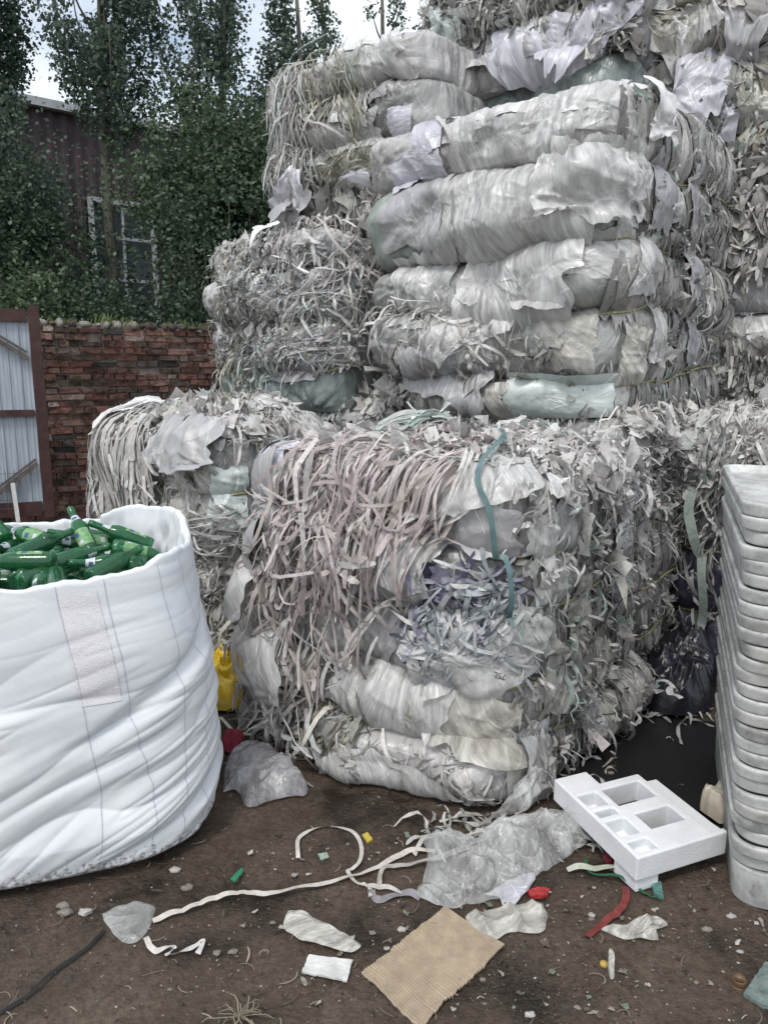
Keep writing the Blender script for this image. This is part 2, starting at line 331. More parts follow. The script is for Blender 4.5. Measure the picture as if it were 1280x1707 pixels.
# ------------------------------------------------------------------ bales
class Bale:
    NS = 600
    def __init__(s, quad, z0, z1, layers, r=.16, bul=.085, crown=.08, seed=0, wob=.03):
        """quad: BR, FR, FL, BL ; layers top to bottom: list of (weight, mat)"""
        s.z0, s.z1, s.bul, s.crown, s.seed, s.wob = z0, z1, bul, crown, seed, wob
        Q = [np.array(q, float) for q in quad]; s.Q = Q
        s.bm = np.array([l[2] if len(l) > 2 else 1.0 for l in layers]); s.layers = [l[:2] for l in layers]
        pts = []
        for i in range(4):
            a, b, c = Q[i-1], Q[i], Q[(i+1) % 4]
            u = (a-b)/np.linalg.norm(a-b); v = (c-b)/np.linalg.norm(c-b)
            for k in range(9):
                t = k/8; p0, p2 = b+u*r, b+v*r
                pts.append((1-t)**2*p0+2*t*(1-t)*b+t*t*p2)
        pts = np.array(pts); pts = np.roll(pts, -4, axis=0); pts = np.vstack([pts, pts[:1]])
        dl = np.r_[0, np.cumsum(np.linalg.norm(np.diff(pts, axis=0), axis=1))]
        s.per = dl[-1]; ss = np.linspace(0, s.per, s.NS+1)
        s.ss = ss; s.fx = np.interp(ss, dl, pts[:, 0]); s.fy = np.interp(ss, dl, pts[:, 1])
        tx = np.gradient(s.fx); ty = np.gradient(s.fy); l = np.hypot(tx, ty); s.nx = -ty/l; s.ny = tx/l
        ker = np.ones(25)/25
        for nm in ('nx', 'ny'):
            a = getattr(s, nm)[:-1]; a = np.convolve(np.r_[a[-12:], a, a[:12]], ker, 'valid'); setattr(s, nm, np.r_[a, a[:1]])
        s.C = pts[:-1].mean(0); s.Rm = np.hypot(s.fx-s.C[0], s.fy-s.C[1]).mean()
        s.LR = np.linalg.norm(Q[0]-Q[1]); s.LF = np.linalg.norm(Q[1]-Q[2])
        wts = np.array([l[0] for l in layers], float); wts /= wts.sum()
        s.zb = z1-(z1-z0)*np.r_[0, np.cumsum(wts)]     # boundaries top..bottom
        s.root = None
    def bound(s, S):
        """(..., nl+1) wavy boundary heights"""
        k = np.arange(len(s.zb)); S = np.asarray(S)[..., None]
        wv = s.wob*pn(np.cos(S*2*np.pi/s.per)*1.6+k*5.3+s.seed, np.sin(S*2*np.pi/s.per)*1.6, s.seed*1.7)
        wv = wv*np.where((k == 0) | (k == len(k)-1), .0, 1.0)
        return s.zb+wv
    def F(s, S):
        S = np.mod(S, s.per)
        return (np.interp(S, s.ss, s.fx), np.interp(S, s.ss, s.fy), np.interp(S, s.ss, s.nx), np.interp(S, s.ss, s.ny))
    def M0(s, S, D):
        S, D = np.broadcast_arrays(np.asarray(S, float), np.asarray(D, float))
        fx, fy, nx, ny = s.F(S)
        z = s.z1-np.clip(D, 0, s.z1-s.z0)
        bd = s.bound(S)
        k = np.clip((z[..., None] < bd).sum(-1)-1, 0, len(s.layers)-1)
        top = np.take_along_axis(bd, k[..., None], -1)[..., 0]; bot = np.take_along_axis(bd, k[..., None]+1, -1)[..., 0]
        t = np.clip((z-(top+bot)/2)/((top-bot)/2+1e-6), -1, 1)
        B = s.bul*(.8+.75*pn(S*1.7+s.seed, k*3.7+s.seed, .5)+.35*pn(S*4.3+s.seed, k*2.9, z*5))*np.clip((top-bot)/.24, .5, 1.6)
        prof = (1-np.abs(t)**3.4)**.7
        rf = np.clip((s.LR+.05-S)/.12, 0, 1); B = B*(1-.55*rf)
        b = B*prof*s.bm[k]
        lf = .05*pn(fx*1.3+s.seed, fy*1.3, z*1.3)+.02*pn(fx*5, fy*5+s.seed, z*5)*prof
        if True:
            x = fx+nx*(b+lf); y = fy+ny*(b+lf)
        ins = np.clip(-D, 0, s.Rm); q = 1-ins/s.Rm
        x = s.C[0]+(x-s.C[0])*q; y = s.C[1]+(y-s.C[1])*q
        zz = z+s.crown*(1-q**2.5)+np.where(D < 0, 1, 0)*(.05*pn(x*3.1+s.seed, y*3.1, 1.1)+.025*pn(x*8, y*8, 2.2))*np.clip(ins/.12, 0, 1)
        return np.stack([x, y, zz], -1), k, t
    def MN(s, S, D):
        e = .012
        P, k, t = s.M0(S, D); A = s.M0(np.asarray(S)+e, D)[0]-s.M0(np.asarray(S)-e, D)[0]; Bv = s.M0(S, np.asarray(D)+e)[0]-s.M0(S, np.asarray(D)-e)[0]
        n = np.cross(A, Bv); n /= np.linalg.norm(n, axis=-1, keepdims=True)+1e-9
        return P, n, k, t
    def crease(s, S, D, k, t):
        sd = s.seed+k*3.1
        a = .6*np.sin(sd*12.9); ca, sa = np.cos(a), np.sin(a)
        wx = .25*pn(S*2.2+sd, D*2.2); X = (S+wx)*ca+(D)*sa; Y = -(S+wx)*sa+D*ca
        cr = .008*(ridge(X*3+sd, Y*1.8, sd, 1)-.6)+.0016*(ridge(X*13, Y*7+sd, sd, 2)-1)
        cr = cr+.0045*np.exp(-np.abs(pn(X*8+3+sd, Y*2.2, sd))*16)+.006*np.exp(-np.abs(pn(X*4-Y*6+sd, Y*3+X*4, sd+5))*15)
        cr = cr+.0025*np.exp(-np.abs(pn(X*15+sd, Y*3, sd+3))*9)+.0012*fbm(X*50, Y*12, sd, 2)
        at = np.abs(t)
        pin = np.exp(-(1-at)*3.2)
        cr = cr+.006*pin*pn(S*20+6*pn(S*2.1, k*1.7)+3*t, k*3.3+s.seed, t*.6)*(1-at**10)*(.5+1.5*np.clip(pn(S*2.7+k, s.seed)+.3, 0, 1))
        rf = np.clip((s.LR+.02-S)/.12, 0, 1)
        cr = cr*(1-rf*.3)+rf*(.013*(ridge(S*13+.5*pn(S*3, D*3, k), D*1.7, sd+9, 2)-.8)+.008*pn(S*40, D*4, sd)-.012*np.exp(-np.abs(pn(S*7, D*1.2+k, sd+4))*12))
        fan = 0
        for kk in range(len(s.layers)):
            rg_ = np.random.default_rng(int(s.seed*100)+kk)
            for q_ in range(4):
                Sf = s.LR+rg_.uniform(.02, 1)*s.LF; Df = s.z1-(s.zb[kk]*(.5+(u_:=rg_.choice([-.45, .45, 0, .1])))+s.zb[kk+1]*(.5-u_)); r_ = np.hypot(S-Sf, D-Df); an_ = np.arctan2(D-Df, S-Sf)
                fan = fan+(k == kk)*np.exp(-r_/.16)*np.clip(r_/.03, 0, 1)*(.020*(1-np.abs(pn(np.cos(an_)*4.5+q_*3, np.sin(an_)*4.5, r_*1.5+kk))*3)-.004)
        cr = cr+fan*(1-rf)
        return cr*np.clip((1-at**6)*1.2+.08, 0, 1)
    def build(s, name, label, ropes=True, sides=None, group=None, res=.011):
        c = np.array([s.C[0], s.C[1]]); s.root = thing(name, label, 'bale', (c[0], c[1], s.z0), group)
        smin, smax = sides or (-.12, s.LR+s.LF+.25)
        H = s.z1-s.z0; ns = int((smax-smin)/res); S = np.linspace(smin, smax, ns)
        bd = s.bound(S)                                  # ns, nl+1
        for k, (wt, mt) in enumerate(s.layers):
            nt_ = max(12, int((s.zb[k]-s.zb[k+1])/res))
            f = np.linspace(0, 1, nt_)
            f = .5-.5*np.cos(f*np.pi)*.6-.5*(1-2*f)*.4   # denser near edges
            Z = bd[:, k:k+1]*(1-f)+bd[:, k+1:k+2]*f; D = s.z1-Z
            if k == 0:
                ins = -np.linspace(s.Rm*.98, 0.01, 48); D = np.concatenate([np.broadcast_to(ins, (ns, 48)), D], 1)
                
            SS = np.broadcast_to(S[:, None], D.shape)
            D2 = np.where(D > 0, np.clip(D, s.z1-bd[:, k:k+1]+1e-4, s.z1-bd[:, k+1:k+2]-1e-4), D)
            P, n, kk, t = s.MN(SS, D2)
            cr = s.crease(SS, D2, np.full_like(SS, k), t)
            cr = np.where(D < 0, .02*(ridge(P[..., 0]*7, P[..., 1]*7, s.seed, 3)-1), cr)
            P = P+n*cr[..., None]
            nv = D.shape[1]
            obj_np('film_layer', P.reshape(-1, 3), grid_faces(ns, nv), FM[mt], s.root, uv=np.stack([SS, D], -1).reshape(-1, 2))
        # closing core behind
        if ropes:
            for k in range(1, len(s.layers)):
                Sr = np.linspace(smin, smax, 160)
                zb = s.bound(Sr)[:, k]
                P, n, _, _ = s.MN(Sr, s.z1-zb-.0005)
                P = P+n*(.014+.006*pn(Sr*9, k*3)+.034*np.clip((s.LR+.05-Sr)/.1, 0, 1))[:, None]
                m = MB(); m.tube([tuple(p) for p in P], .006, 6); m.build('rope', M_rope, s.root, True)
        # back walls, plain
        fx, fy, nx, ny = s.F(np.linspace(s.LR+s.LF+.2, s.per+smin+.05, 40))
        V = []; 
        for z in np.linspace(s.z0, s.z1, 8): V.append(np.stack([fx, fy, np.full_like(fx, z)], -1))
        V = np.stack(V, 1); obj_np('rear_film', V.reshape(-1, 3), grid_faces(40, 8), FM['shred'], s.root, uv=np.stack([np.repeat(np.linspace(0, 3, 40), 8), np.tile(np.linspace(0, 1, 8), 40)], -1))
        # inverse map
        gs = np.linspace(smin, smax, 260); gd = np.concatenate([np.linspace(-s.Rm*.9, 0, 60), np.linspace(.005, H, 140)])
        GS, GD = np.meshgrid(gs, gd, indexing='ij'); P, n, _, _ = s.MN(GS, GD)
        pxx, pyy, dep = project(P); v = np.array([0, 0, CAMZ])-P; face = (v*n).sum(-1) > 0
        s.inv = (GS[face], GD[face], pxx[face], pyy[face], dep[face])
        return s
    def at(s, px, py):
        gs, gd, x, y, dep = s.inv
        c = (x-px)**2+(y-py)**2+(dep-dep.min())*20
        i = np.argmin(c); return gs[i], gd[i], dep[i]
    def strips(s, n, box, ang=0, spread=.5, ln=(.1, .35), w=(.008, .016), pal='white', off=(.008, .03), curl=3.0, loop=.02, seed=0,
               lift=.0, sd=False, seg=9, name='shredded_strips', tw=.8, drape=0, kink=.35):
        """box in photo pixels (x0,y0,x1,y1) or, with sd=True, in (s,d)"""
        if name == 'shredded_strips' and n > 80: n = int(n*.62)
        rng = np.random.default_rng(seed+int(s.seed*10)+n)
        if sd:
            S0 = rng.uniform(box[0], box[2], n); D0 = rng.uniform(box[1], box[3], n)
        else:
            gs, gd, x, y, dep = s.inv; msk = (x > box[0]) & (x < box[2]) & (y > box[1]) & (y < box[3])
            idx = np.nonzero(msk)[0]
            if len(idx) == 0: print('no area', name, box); return
            # weight by screen area approx uniform: resample over pixels
            pc = idx[rng.integers(0, len(idx), n*3)]
            bx = np.floor(x[pc]/12)*997+np.floor(y[pc]/12); u, inv, cnt = np.unique(bx, return_inverse=True, return_counts=True)
            pr = 1/cnt[inv]; pc = rng.choice(pc, n, p=pr/pr.sum())
            S0 = gs[pc]+rng.normal(0, .01, n); D0 = gd[pc]+rng.normal(0, .01, n)
        th = ang+rng.normal(0, spread, n); Ls = rng.uniform(*ln, n)*rng.choice([.4, .7, 1.0, 1.0], n); st = Ls/(seg-1)
        kap = rng.normal(0, curl*.5, n); dk = rng.normal(0, curl*2, n)
        S = np.zeros((n, seg)); D = np.zeros((n, seg)); S[:, 0] = S0; D[:, 0] = D0
        for i in range(1, seg):
            th = th+np.where(rng.random(n) < kink/seg*2, rng.normal(0, 1.0, n), 0)
            tt = th+kap*st*i+.5*dk*(st*i)**2
            S[:, i] = S[:, i-1]+np.sin(tt)*st; D[:, i] = D[:, i-1]+np.cos(tt)*st
        D = np.clip(D, -s.Rm*.95, s.z1-s.z0-.004)
        P, nn, _, _ = s.MN(S, D)
        u = np.linspace(0, 1, seg)[None]
        of = rng.uniform(*off, n)[:, None]+loop*np.abs(np.sin(u*np.pi*rng.uniform(.6, 2.4, (n, 1))+rng.uniform(0, 3, (n, 1))))
        of = of+lift*rng.random((n, 1))**3*u**2
        P = P+nn*of[..., None]
        for _ in range(drape):
            m_ = P[:, 1:-1].copy(); P[:, 1:-1] = (P[:, :-2]+P[:, 2:])/2
            dd = ((m_-P[:, 1:-1])*nn[:, 1:-1]).sum(-1, keepdims=True)
            P[:, 1:-1] += nn[:, 1:-1]*np.maximum(dd, 0)
        # gravity on lifted ends
        P[..., 2] -= (lift*rng.random((n, 1))**2*u**3)*.8
        P[..., 2] = np.maximum(P[..., 2], .006)
        tw_ = rng.normal(0, tw*.6, (n, 1))+np.sin(u*rng.uniform(1, 6, (n, 1))+rng.uniform(0, 6, (n, 1)))*rng.uniform(0, tw, (n, 1))
        V, F, C = ribbons(P, nn, rng.uniform(*w, n)*rng.choice([.35, .6, .9, 1.0, 1.35], n), palette(pal, n, rng), tw_)
        o = obj_np(name, V, F, M_strip, s.root, cols=C, smooth=True); tag(o, kind='stuff')
        return o
    def scraps(s, n, box, size=(.03, .08), pal='white', off=(.01, .035), seed=0, sd=False, name='film_scraps'):
        """small crumpled pieces: 4x4 grids"""
        rng = np.random.default_rng(seed+99+int(s.seed*10)+n); g = 5
        if sd:
            S0 = rng.uniform(box[0], box[2], n); D0 = rng.uniform(box[1], box[3], n)
        else:
            gs, gd, x, y, dep = s.inv; idx = np.nonzero((x > box[0]) & (x < box[2]) & (y > box[1]) & (y < box[3]))[0]
            if len(idx) == 0: print('no area', name, box); return
            pc = idx[rng.integers(0, len(idx), n)]; S0 = gs[pc]; D0 = gd[pc]
        a, b = np.meshgrid(np.linspace(-.5, .5, g), np.linspace(-.5, .5, g), indexing='ij')
        sz = rng.uniform(*size, n)[:, None, None]; asp = rng.uniform(.35, 1, n)[:, None, None]; an = rng.uniform(0, 6.28, n)[:, None, None]
        A = (a+rng.normal(0, .11, (n, g, g)))*sz; B = (b+rng.normal(0, .11, (n, g, g)))*sz*asp
        S = S0[:, None, None]+A*np.cos(an)-B*np.sin(an); D = np.clip(D0[:, None, None]+A*np.sin(an)+B*np.cos(an), -s.Rm*.95, s.z1-s.z0-.004)
        P, nn, _, _ = s.MN(S, D)
        of = rng.uniform(*off, n)[:, None, None]+rng.normal(0, .20, (n, g, g))*sz*.6+(A*rng.normal(0, .4, (n, 1, 1))+np.abs(B)*rng.normal(.1, .7, (n, 1, 1))+rng.normal(0, .5, (n, 1, 1))*A*B/sz*2)
        P = P+nn*np.maximum(of, .003)[..., None]; P[..., 2] = np.maximum(P[..., 2], .006)
        f = grid_faces(g, g); F = (f[None]+(np.arange(n)*g*g)[:, None, None]).reshape(-1, 4)
        o = obj_np(name, P.reshape(-1, 3), F, M_strip, s.root, cols=np.repeat(palette(pal, n, rng), g*g, 0), smooth=True)
        tag(o, kind='stuff'); return o
    def folds(s, n, box, w=(.03, .09), h=(.14, .34), pal='grey', off=(.002, .02), ang=0, spread=.13, amp=.16, seed=0, name='folded_film'):
        """upright pieces of film pleated along their length"""
        rng = np.random.default_rng(seed+55+int(s.seed*10)+n); gu, gv = 9, 8
        gs, gd, x, y, dep = s.inv; idx = np.nonzero((x > box[0]) & (x < box[2]) & (y > box[1]) & (y < box[3]))[0]
        if len(idx) == 0: print('no area', name, box); return
        pc = idx[rng.integers(0, len(idx), n)]; S0 = gs[pc][:, None, None]; D0 = gd[pc][:, None, None]
        a, b = np.meshgrid(np.linspace(-.5, .5, gu), np.linspace(-.5, .5, gv), indexing='ij')
        W = rng.uniform(*w, n)[:, None, None]; H = rng.uniform(*h, n)[:, None, None]; an = rng.normal(ang, spread, n)[:, None, None]
        pinch = 1-.6*np.abs(b*2)**2*rng.random((n, 1, 1)); ph = rng.uniform(0, 9, (n, 1, 1))
        A = a*W*pinch+rng.normal(0, .05, (n, gu, 1))*W; Bq = b*H+rng.normal(0, .05, (n, gu, 1))*H*(np.abs(b) > .45)
        S = S0+A*np.cos(an)-Bq*np.sin(an); D = np.clip(D0+A*np.sin(an)+Bq*np.cos(an), -s.Rm*.95, s.z1-s.z0-.004)
        P, nn, _, _ = s.MN(S, D)
        of = rng.uniform(*off, n)[:, None, None]+W*amp*(np.abs(pn(a*2.6+ph, b*.9+ph, ph))*1.4+rng.normal(0, .12, (n, gu, 1))+rng.normal(0, .03, (n, gu, gv)))
        P = P+nn*np.maximum(of, .002)[..., None]; P[..., 2] = np.maximum(P[..., 2], .006)
        f = grid_faces(gu, gv); F = (f[None]+(np.arange(n)*gu*gv)[:, None, None]).reshape(-1, 4)
        o = obj_np(name, P.reshape(-1, 3), F, M_strip, s.root, cols=np.repeat(palette(pal, n, rng)*.9, gu*gv, 0), smooth=False)
        tag(o, kind='stuff'); return o
    def sheet(s, px, py, wpx, hpx, rot=0, mat='clear', off=.02, amp=.03, lift=0, seed=0, name='loose_sheet', n=44, ragged=.25, label=None, fold=1.0, hang=0):
        S0, D0, dep = s.at(px, py); W = wpx/FPX*dep; H = hpx/FPX*dep
        a, b = np.meshgrid(np.linspace(-.5, .5, n), np.linspace(-.5, .5, n), indexing='ij')
        ca, sa = math.cos(rot), math.sin(rot)
        sq = np.maximum(np.abs(a), np.abs(b))*2
        an = np.arctan2(b, a); edge = 1-ragged*(.5+.8*fbm(np.cos(an)*1.9+seed, np.sin(an)*1.9, seed*.7, 3))
        A = a*edge*W; B = b*edge*H
        # s increases towards picture left
        S = S0-(A*ca-B*sa); D = np.clip(D0+(A*sa+B*ca), -s.Rm*.95, s.z1-s.z0-.004)
        P, nn, _, _ = s.MN(S, D)
        cx = fbm(A*5+seed, B*5, seed, 2)
        cr = amp*.5*cx+amp*fold*(.35*(ridge((A+.1*cx)*6+seed, (B+.1*cx)*3, seed, 2)-1)+.3*np.exp(-np.abs(pn(A*9+seed, B*4, seed))*12)+.3*np.exp(-np.abs(pn(A*5-B*7, B*5+A*4+seed, seed+2))*12))+amp*.09*(ridge(A*24, B*16+seed, seed, 2)-.8)
        of = off+np.maximum(cr, -off*.8)+lift*np.clip(b+.5, 0, 1)**2
        P = P+nn*of[..., None]
        P[..., 2] -= hang*np.clip(b+.5, 0, 1)**2
        P[..., 2] = np.maximum(P[..., 2], .008)
        uv = np.stack([A+seed*2.3, B+seed], -1).reshape(-1, 2)
        o = obj_np(name, P.reshape(-1, 3), grid_faces(n, n), FS[mat], s.root, uv=uv)
        if label: o['label'] = label
        return o
    def long_strip(s, pxs, w=.014, col=(.72, .70, .68), off=.035, name='hanging_strip', tw=.5, seed=0, mat=None, n=6):
        pts = []
        for (x, y) in pxs:
            a, b, _ = s.at(x, y); pts.append((a, b, 0))
        sp = smooth_path(pts, n); S = np.array([p.x for p in sp]); D = np.array([p.y for p in sp])
        P, nn, _, _ = s.MN(S, D)
        P = P+nn*(off+.006*pn(S*11, D*11, seed))[:, None]
        for _ in range(2): P[1:-1] = (P[:-2]+2*P[1:-1]+P[2:])/4
        u = np.linspace(0, 1, len(P)); tww = tw*np.sin(u*9+seed)
        V, F, C = ribbons(P[None], nn[None], np.array([w]), np.array([col]), tww[None])
        return obj_np(name, V, F, mat or M_strip, s.root, cols=C)
#@@BODY@@
# ------------------------------------------------------------------ ground
def ground():
    xs = np.concatenate([-np.geomspace(300, 3.2, 30), np.linspace(-3.1, 3.1, 420), np.geomspace(3.2, 300, 30)])
    ys = np.concatenate([np.linspace(-40, .9, 20), np.linspace(1.0, 4.2, 260), np.geomspace(4.25, 400, 60)])
    X, Y = np.meshgrid(xs, ys, indexing='ij')
    near = np.exp(-((X/4)**2+((Y-2.5)/3)**2))
    Z = near*(.012*fbm(X*1.6, Y*1.6, 0, 3)+.006*fbm(X*9, Y*9, 1, 3)+.0035*np.abs(pn(X*30, Y*30, 2))) - .012*np.exp(-(((X-1.25)/.35)**2+((Y-3.05)/.35)**2))
    m, t, b, o = newmat('wet_dirt'); K = t.links.new
    tc = t.nodes.new('ShaderNodeTexCoord')
    n1 = N(t, 'ShaderNodeTexNoise', Scale=2.2, Detail=8.0, Roughness=.65); K(tc.outputs['Object'], n1.inputs['Vector'])
    n2 = N(t, 'ShaderNodeTexNoise', Scale=45.0, Detail=7.0, Roughness=.75); K(tc.outputs['Object'], n2.inputs['Vector'])
    n3 = N(t, 'ShaderNodeTexVoronoi', Scale=95.0, Randomness=1.0); K(tc.outputs['Object'], n3.inputs['Vector'])
    n4 = N(t, 'ShaderNodeTexVoronoi', Scale=38.0, Randomness=1.0); K(tc.outputs['Object'], n4.inputs['Vector'])
    r1 = ramp(t, [(.38, (.026, .019, .014)), (.48, (.078, .057, .041)), (.66, (.125, .096, .072))]); K(n1.outputs[0], r1.inputs[0])
    r2 = ramp(t, [(.3, (.35, .32, .29)), (.55, (1, 1, 1)), (.75, (1.4, 1.33, 1.25))]); K(n2.outputs[0], r2.inputs[0])
    c = mixc(t, r1.outputs[0], r2.outputs[0], .9, 'MULTIPLY')
    # pale grit: isolated cells
    s3 = t.nodes.new('ShaderNodeSeparateColor'); K(n3.outputs['Color'], s3.inputs[0])
    r3 = ramp(t, [(.965, (0, 0, 0)), (.98, (.8, .8, .8))]); K(s3.outputs[0], r3.inputs[0])
    d3 = ramp(t, [(.0, (1, 1, 1)), (.25, (1, 1, 1)), (.34, (0, 0, 0))]); K(n3.outputs['Distance'], d3.inputs[0])
    g = mixc(t, r3.outputs[0], d3.outputs[0], 1.0, 'MULTIPLY')
    s3c = ramp(t, [(0, (.16, .13, .11)), (.5, (.30, .27, .24)), (1, (.55, .53, .50))]); K(s3.outputs[1], s3c.inputs[0])
    c = mixc(t, c, s3c.outputs[0], g)
    # dark clods
    s4 = t.nodes.new('ShaderNodeSeparateColor'); K(n4.outputs['Color'], s4.inputs[0])
    r4 = ramp(t, [(.75, (0, 0, 0)), (.85, (.8, .8, .8))]); K(s4.outputs[0], r4.inputs[0])
    d4 = ramp(t, [(0, (1, 1, 1)), (.3, (0, 0, 0))]); K(n4.outputs['Distance'], d4.inputs[0])
    c = mixc(t, c, (.022, .018, .015), mixc(t, r4.outputs[0], d4.outputs[0], 1.0, 'MULTIPLY'))
    K(c, b.inputs['Base Color'])
    rr = ramp(t, [(.38, (.38,)*3), (.52, (.85,)*3)]); K(n1.outputs[0], rr.inputs[0]); K(rr.outputs[0], b.inputs['Roughness'])
    b.inputs['Specular IOR Level'].default_value = .35
    ad = t.nodes.new('ShaderNodeMath'); ad.operation = 'MULTIPLY_ADD'; K(n3.outputs['Distance'], ad.inputs[0]); ad.inputs[1].default_value = -.5; K(n2.outputs[0], ad.inputs[2])
    bp = N(t, 'ShaderNodeBump', Strength=.75, Distance=.012); K(ad.outputs[0], bp.inputs['Height']); K(bp.outputs[0], b.inputs['Normal'])
    o = obj_np('ground', np.stack([X, Y, Z], -1).reshape(-1, 3), grid_faces(len(xs), len(ys))[:, ::-1].copy(), m)
    tag(o, kind='structure')
ground()
# dark wet patch with standing water
def puddle():
    V = [(1.28, 3.0, .0035)]; n = 60
    for i in range(n):
        a = 2*math.pi*i/n; r = 1+.25*float(pn(math.cos(a)*1.5, math.sin(a)*1.5, 4))+.08*float(pn(math.cos(a)*6, math.sin(a)*6, 2))
        V.append((1.24+.50*r*math.cos(a), 2.95+.46*r*math.sin(a), .0035))
    m, t, b, o_ = newmat('dark_water'); b.inputs['Base Color'].default_value = (.008, .008, .009, 1); b.inputs['Roughness'].default_value = .4
    tc = t.nodes.new('ShaderNodeTexCoord'); nn = N(t, 'ShaderNodeTexNoise', Scale=70.0, Detail=4.0); t.links.new(tc.outputs['Object'], nn.inputs['Vector'])
    bp = N(t, 'ShaderNodeBump', Strength=.35, Distance=.006); t.links.new(nn.outputs[0], bp.inputs['Height']); t.links.new(bp.outputs[0], b.inputs['Normal'])
    o = obj_np('puddle', np.array(V), [(0, i+1, (i+1) % n+1) for i in range(n)], m)
    tag(o, kind='structure')
puddle()
# ------------------------------------------------------------------ bales
PI = math.pi
A = Bale([(1.22, 3.58), (.49, 2.62), (-.50, 3.22), (.20, 4.15)], 0, 1.22,
         [(1.1, 'shred', .7), (1, 'grey', 1), (1.15, 'grey', 1.1), (1.0, 'olive', 1.3), (1.05, 'pale', 2.3)], r=.15, bul=.10, crown=.09, seed=1.3, wob=.05)
A.build('plastic_bale', 'nearest bale, long pinkish white strips hanging down its front, teal strap')
E_ = Bale([(2.02, 4.66), (1.22, 3.66), (.17, 4.5), (.95, 5.45)], 0, 1.38,
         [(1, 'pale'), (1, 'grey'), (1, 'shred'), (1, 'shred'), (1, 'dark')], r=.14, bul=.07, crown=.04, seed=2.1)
E_.build('plastic_bale', 'dirty bale directly behind the nearest bale, carrying the tall middle tower')
D = Bale([(2.15, 4.92), (1.10, 3.70), (-.02, 4.64), (.98, 5.8)], 1.40, 2.90,
         [(1.15, 'pale'), (1.35, 'green'), (1.15, 'grey'), (1.05, 'grey'), (.75, 'mauve')], r=.2, bul=.13, crown=.10, seed=3.7, wob=.08)
D.build('plastic_bale', 'big upper bale of the middle tower, clear crumpled film roped into five bulges')
B = Bale([(-.22, 4.42), (-.78, 3.76), (-1.62, 4.50), (-1.1, 5.15)], 0, 1.30,
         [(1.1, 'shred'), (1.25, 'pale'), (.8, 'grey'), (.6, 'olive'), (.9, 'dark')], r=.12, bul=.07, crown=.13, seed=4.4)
B.build('plastic_bale', 'low left bale in front of the brick wall, pale strips off its left corner')
C_ = Bale([(.92, 5.5), (.06, 4.58), (-1.12, 5.45), (-.2, 6.4)], 0, 1.38, [(1, 'shred'), (1, 'grey'), (1, 'grey')], crown=.08, seed=5.2)
C_.build('plastic_bale', 'ground level bale under the small tower beside the brick wall', ropes=False, res=.02)
Fb = Bale([(.22, 5.28), (-.30, 4.70), (-1.14, 5.42), (-.6, 6.1)], 1.36, 2.42,
          [(.7, 'shred'), (1.2, 'pale'), (1.2, 'shred'), (1.0, 'teal')], r=.13, bul=.10, crown=.09, seed=6.6, wob=.04)
Fb.build('plastic_bale', 'bale of chopped white strips over green film, beside the right end of brick wall')
F2 = Bale([(1.0, 5.85), (.34, 5.02), (-.12, 5.38), (.5, 6.2)], 1.38, 2.44, [(1, 'shred'), (1, 'olive'), (1, 'olive')], bul=.07, seed=7.1)
F2.build('plastic_bale', 'olive grey bale recessed in shade between the chopped strip bale and the middle tower', res=.018)
Gb = Bale([(1.0, 5.6), (.24, 4.86), (-.66, 5.58), (.2, 6.5)], 2.46, 3.58,
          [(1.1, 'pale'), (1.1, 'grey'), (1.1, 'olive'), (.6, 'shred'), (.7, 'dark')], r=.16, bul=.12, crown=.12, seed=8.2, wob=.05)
Gb.build('plastic_bale', 'bale against the sky atop the left tower, pale fringe at its left end', ropes=False)
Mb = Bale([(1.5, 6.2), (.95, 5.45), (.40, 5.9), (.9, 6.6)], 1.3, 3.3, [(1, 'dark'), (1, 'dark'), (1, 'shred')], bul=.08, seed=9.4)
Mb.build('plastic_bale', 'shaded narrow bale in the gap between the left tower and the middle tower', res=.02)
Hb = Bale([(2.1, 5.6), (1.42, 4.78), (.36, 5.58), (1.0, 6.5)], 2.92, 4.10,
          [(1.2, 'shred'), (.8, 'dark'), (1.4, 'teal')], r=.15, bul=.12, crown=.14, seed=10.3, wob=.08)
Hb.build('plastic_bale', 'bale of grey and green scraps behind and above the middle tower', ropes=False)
Ib = Bale([(3.1, 5.7), (2.32, 4.80), (1.40, 5.30), (2.1, 6.4)], 2.95, 4.7,
          [(1, 'grey'), (1.0, 'grey'), (1.2, 'shred'), (1.2, 'mauve')], r=.13, bul=.10, crown=.08, seed=11.6, wob=.08)
Ib.build('plastic_bale', 'highest bale in the upper right corner, loose folded sheets bursting out', ropes=False)
Jb = Bale([(3.7, 5.2), (2.95, 4.25), (2.05, 4.95), (2.8, 6.0)], 1.36, 2.98,
          [(.8, 'shred'), (1.1, 'dark'), (1, 'grey'), (.8, 'pale'), (.9, 'shred')], r=.15, bul=.09, crown=.06, seed=12.9, wob=.05)
Jb.build('plastic_bale', 'shaded bale with two smooth grey film layers, above the stack of trays')
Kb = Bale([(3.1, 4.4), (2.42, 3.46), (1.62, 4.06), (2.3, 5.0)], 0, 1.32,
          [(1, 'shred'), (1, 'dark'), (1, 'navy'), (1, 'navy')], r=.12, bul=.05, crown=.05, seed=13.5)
Kb.build('plastic_bale', 'dark ground level bale behind the tray stack, topped with loose strips')

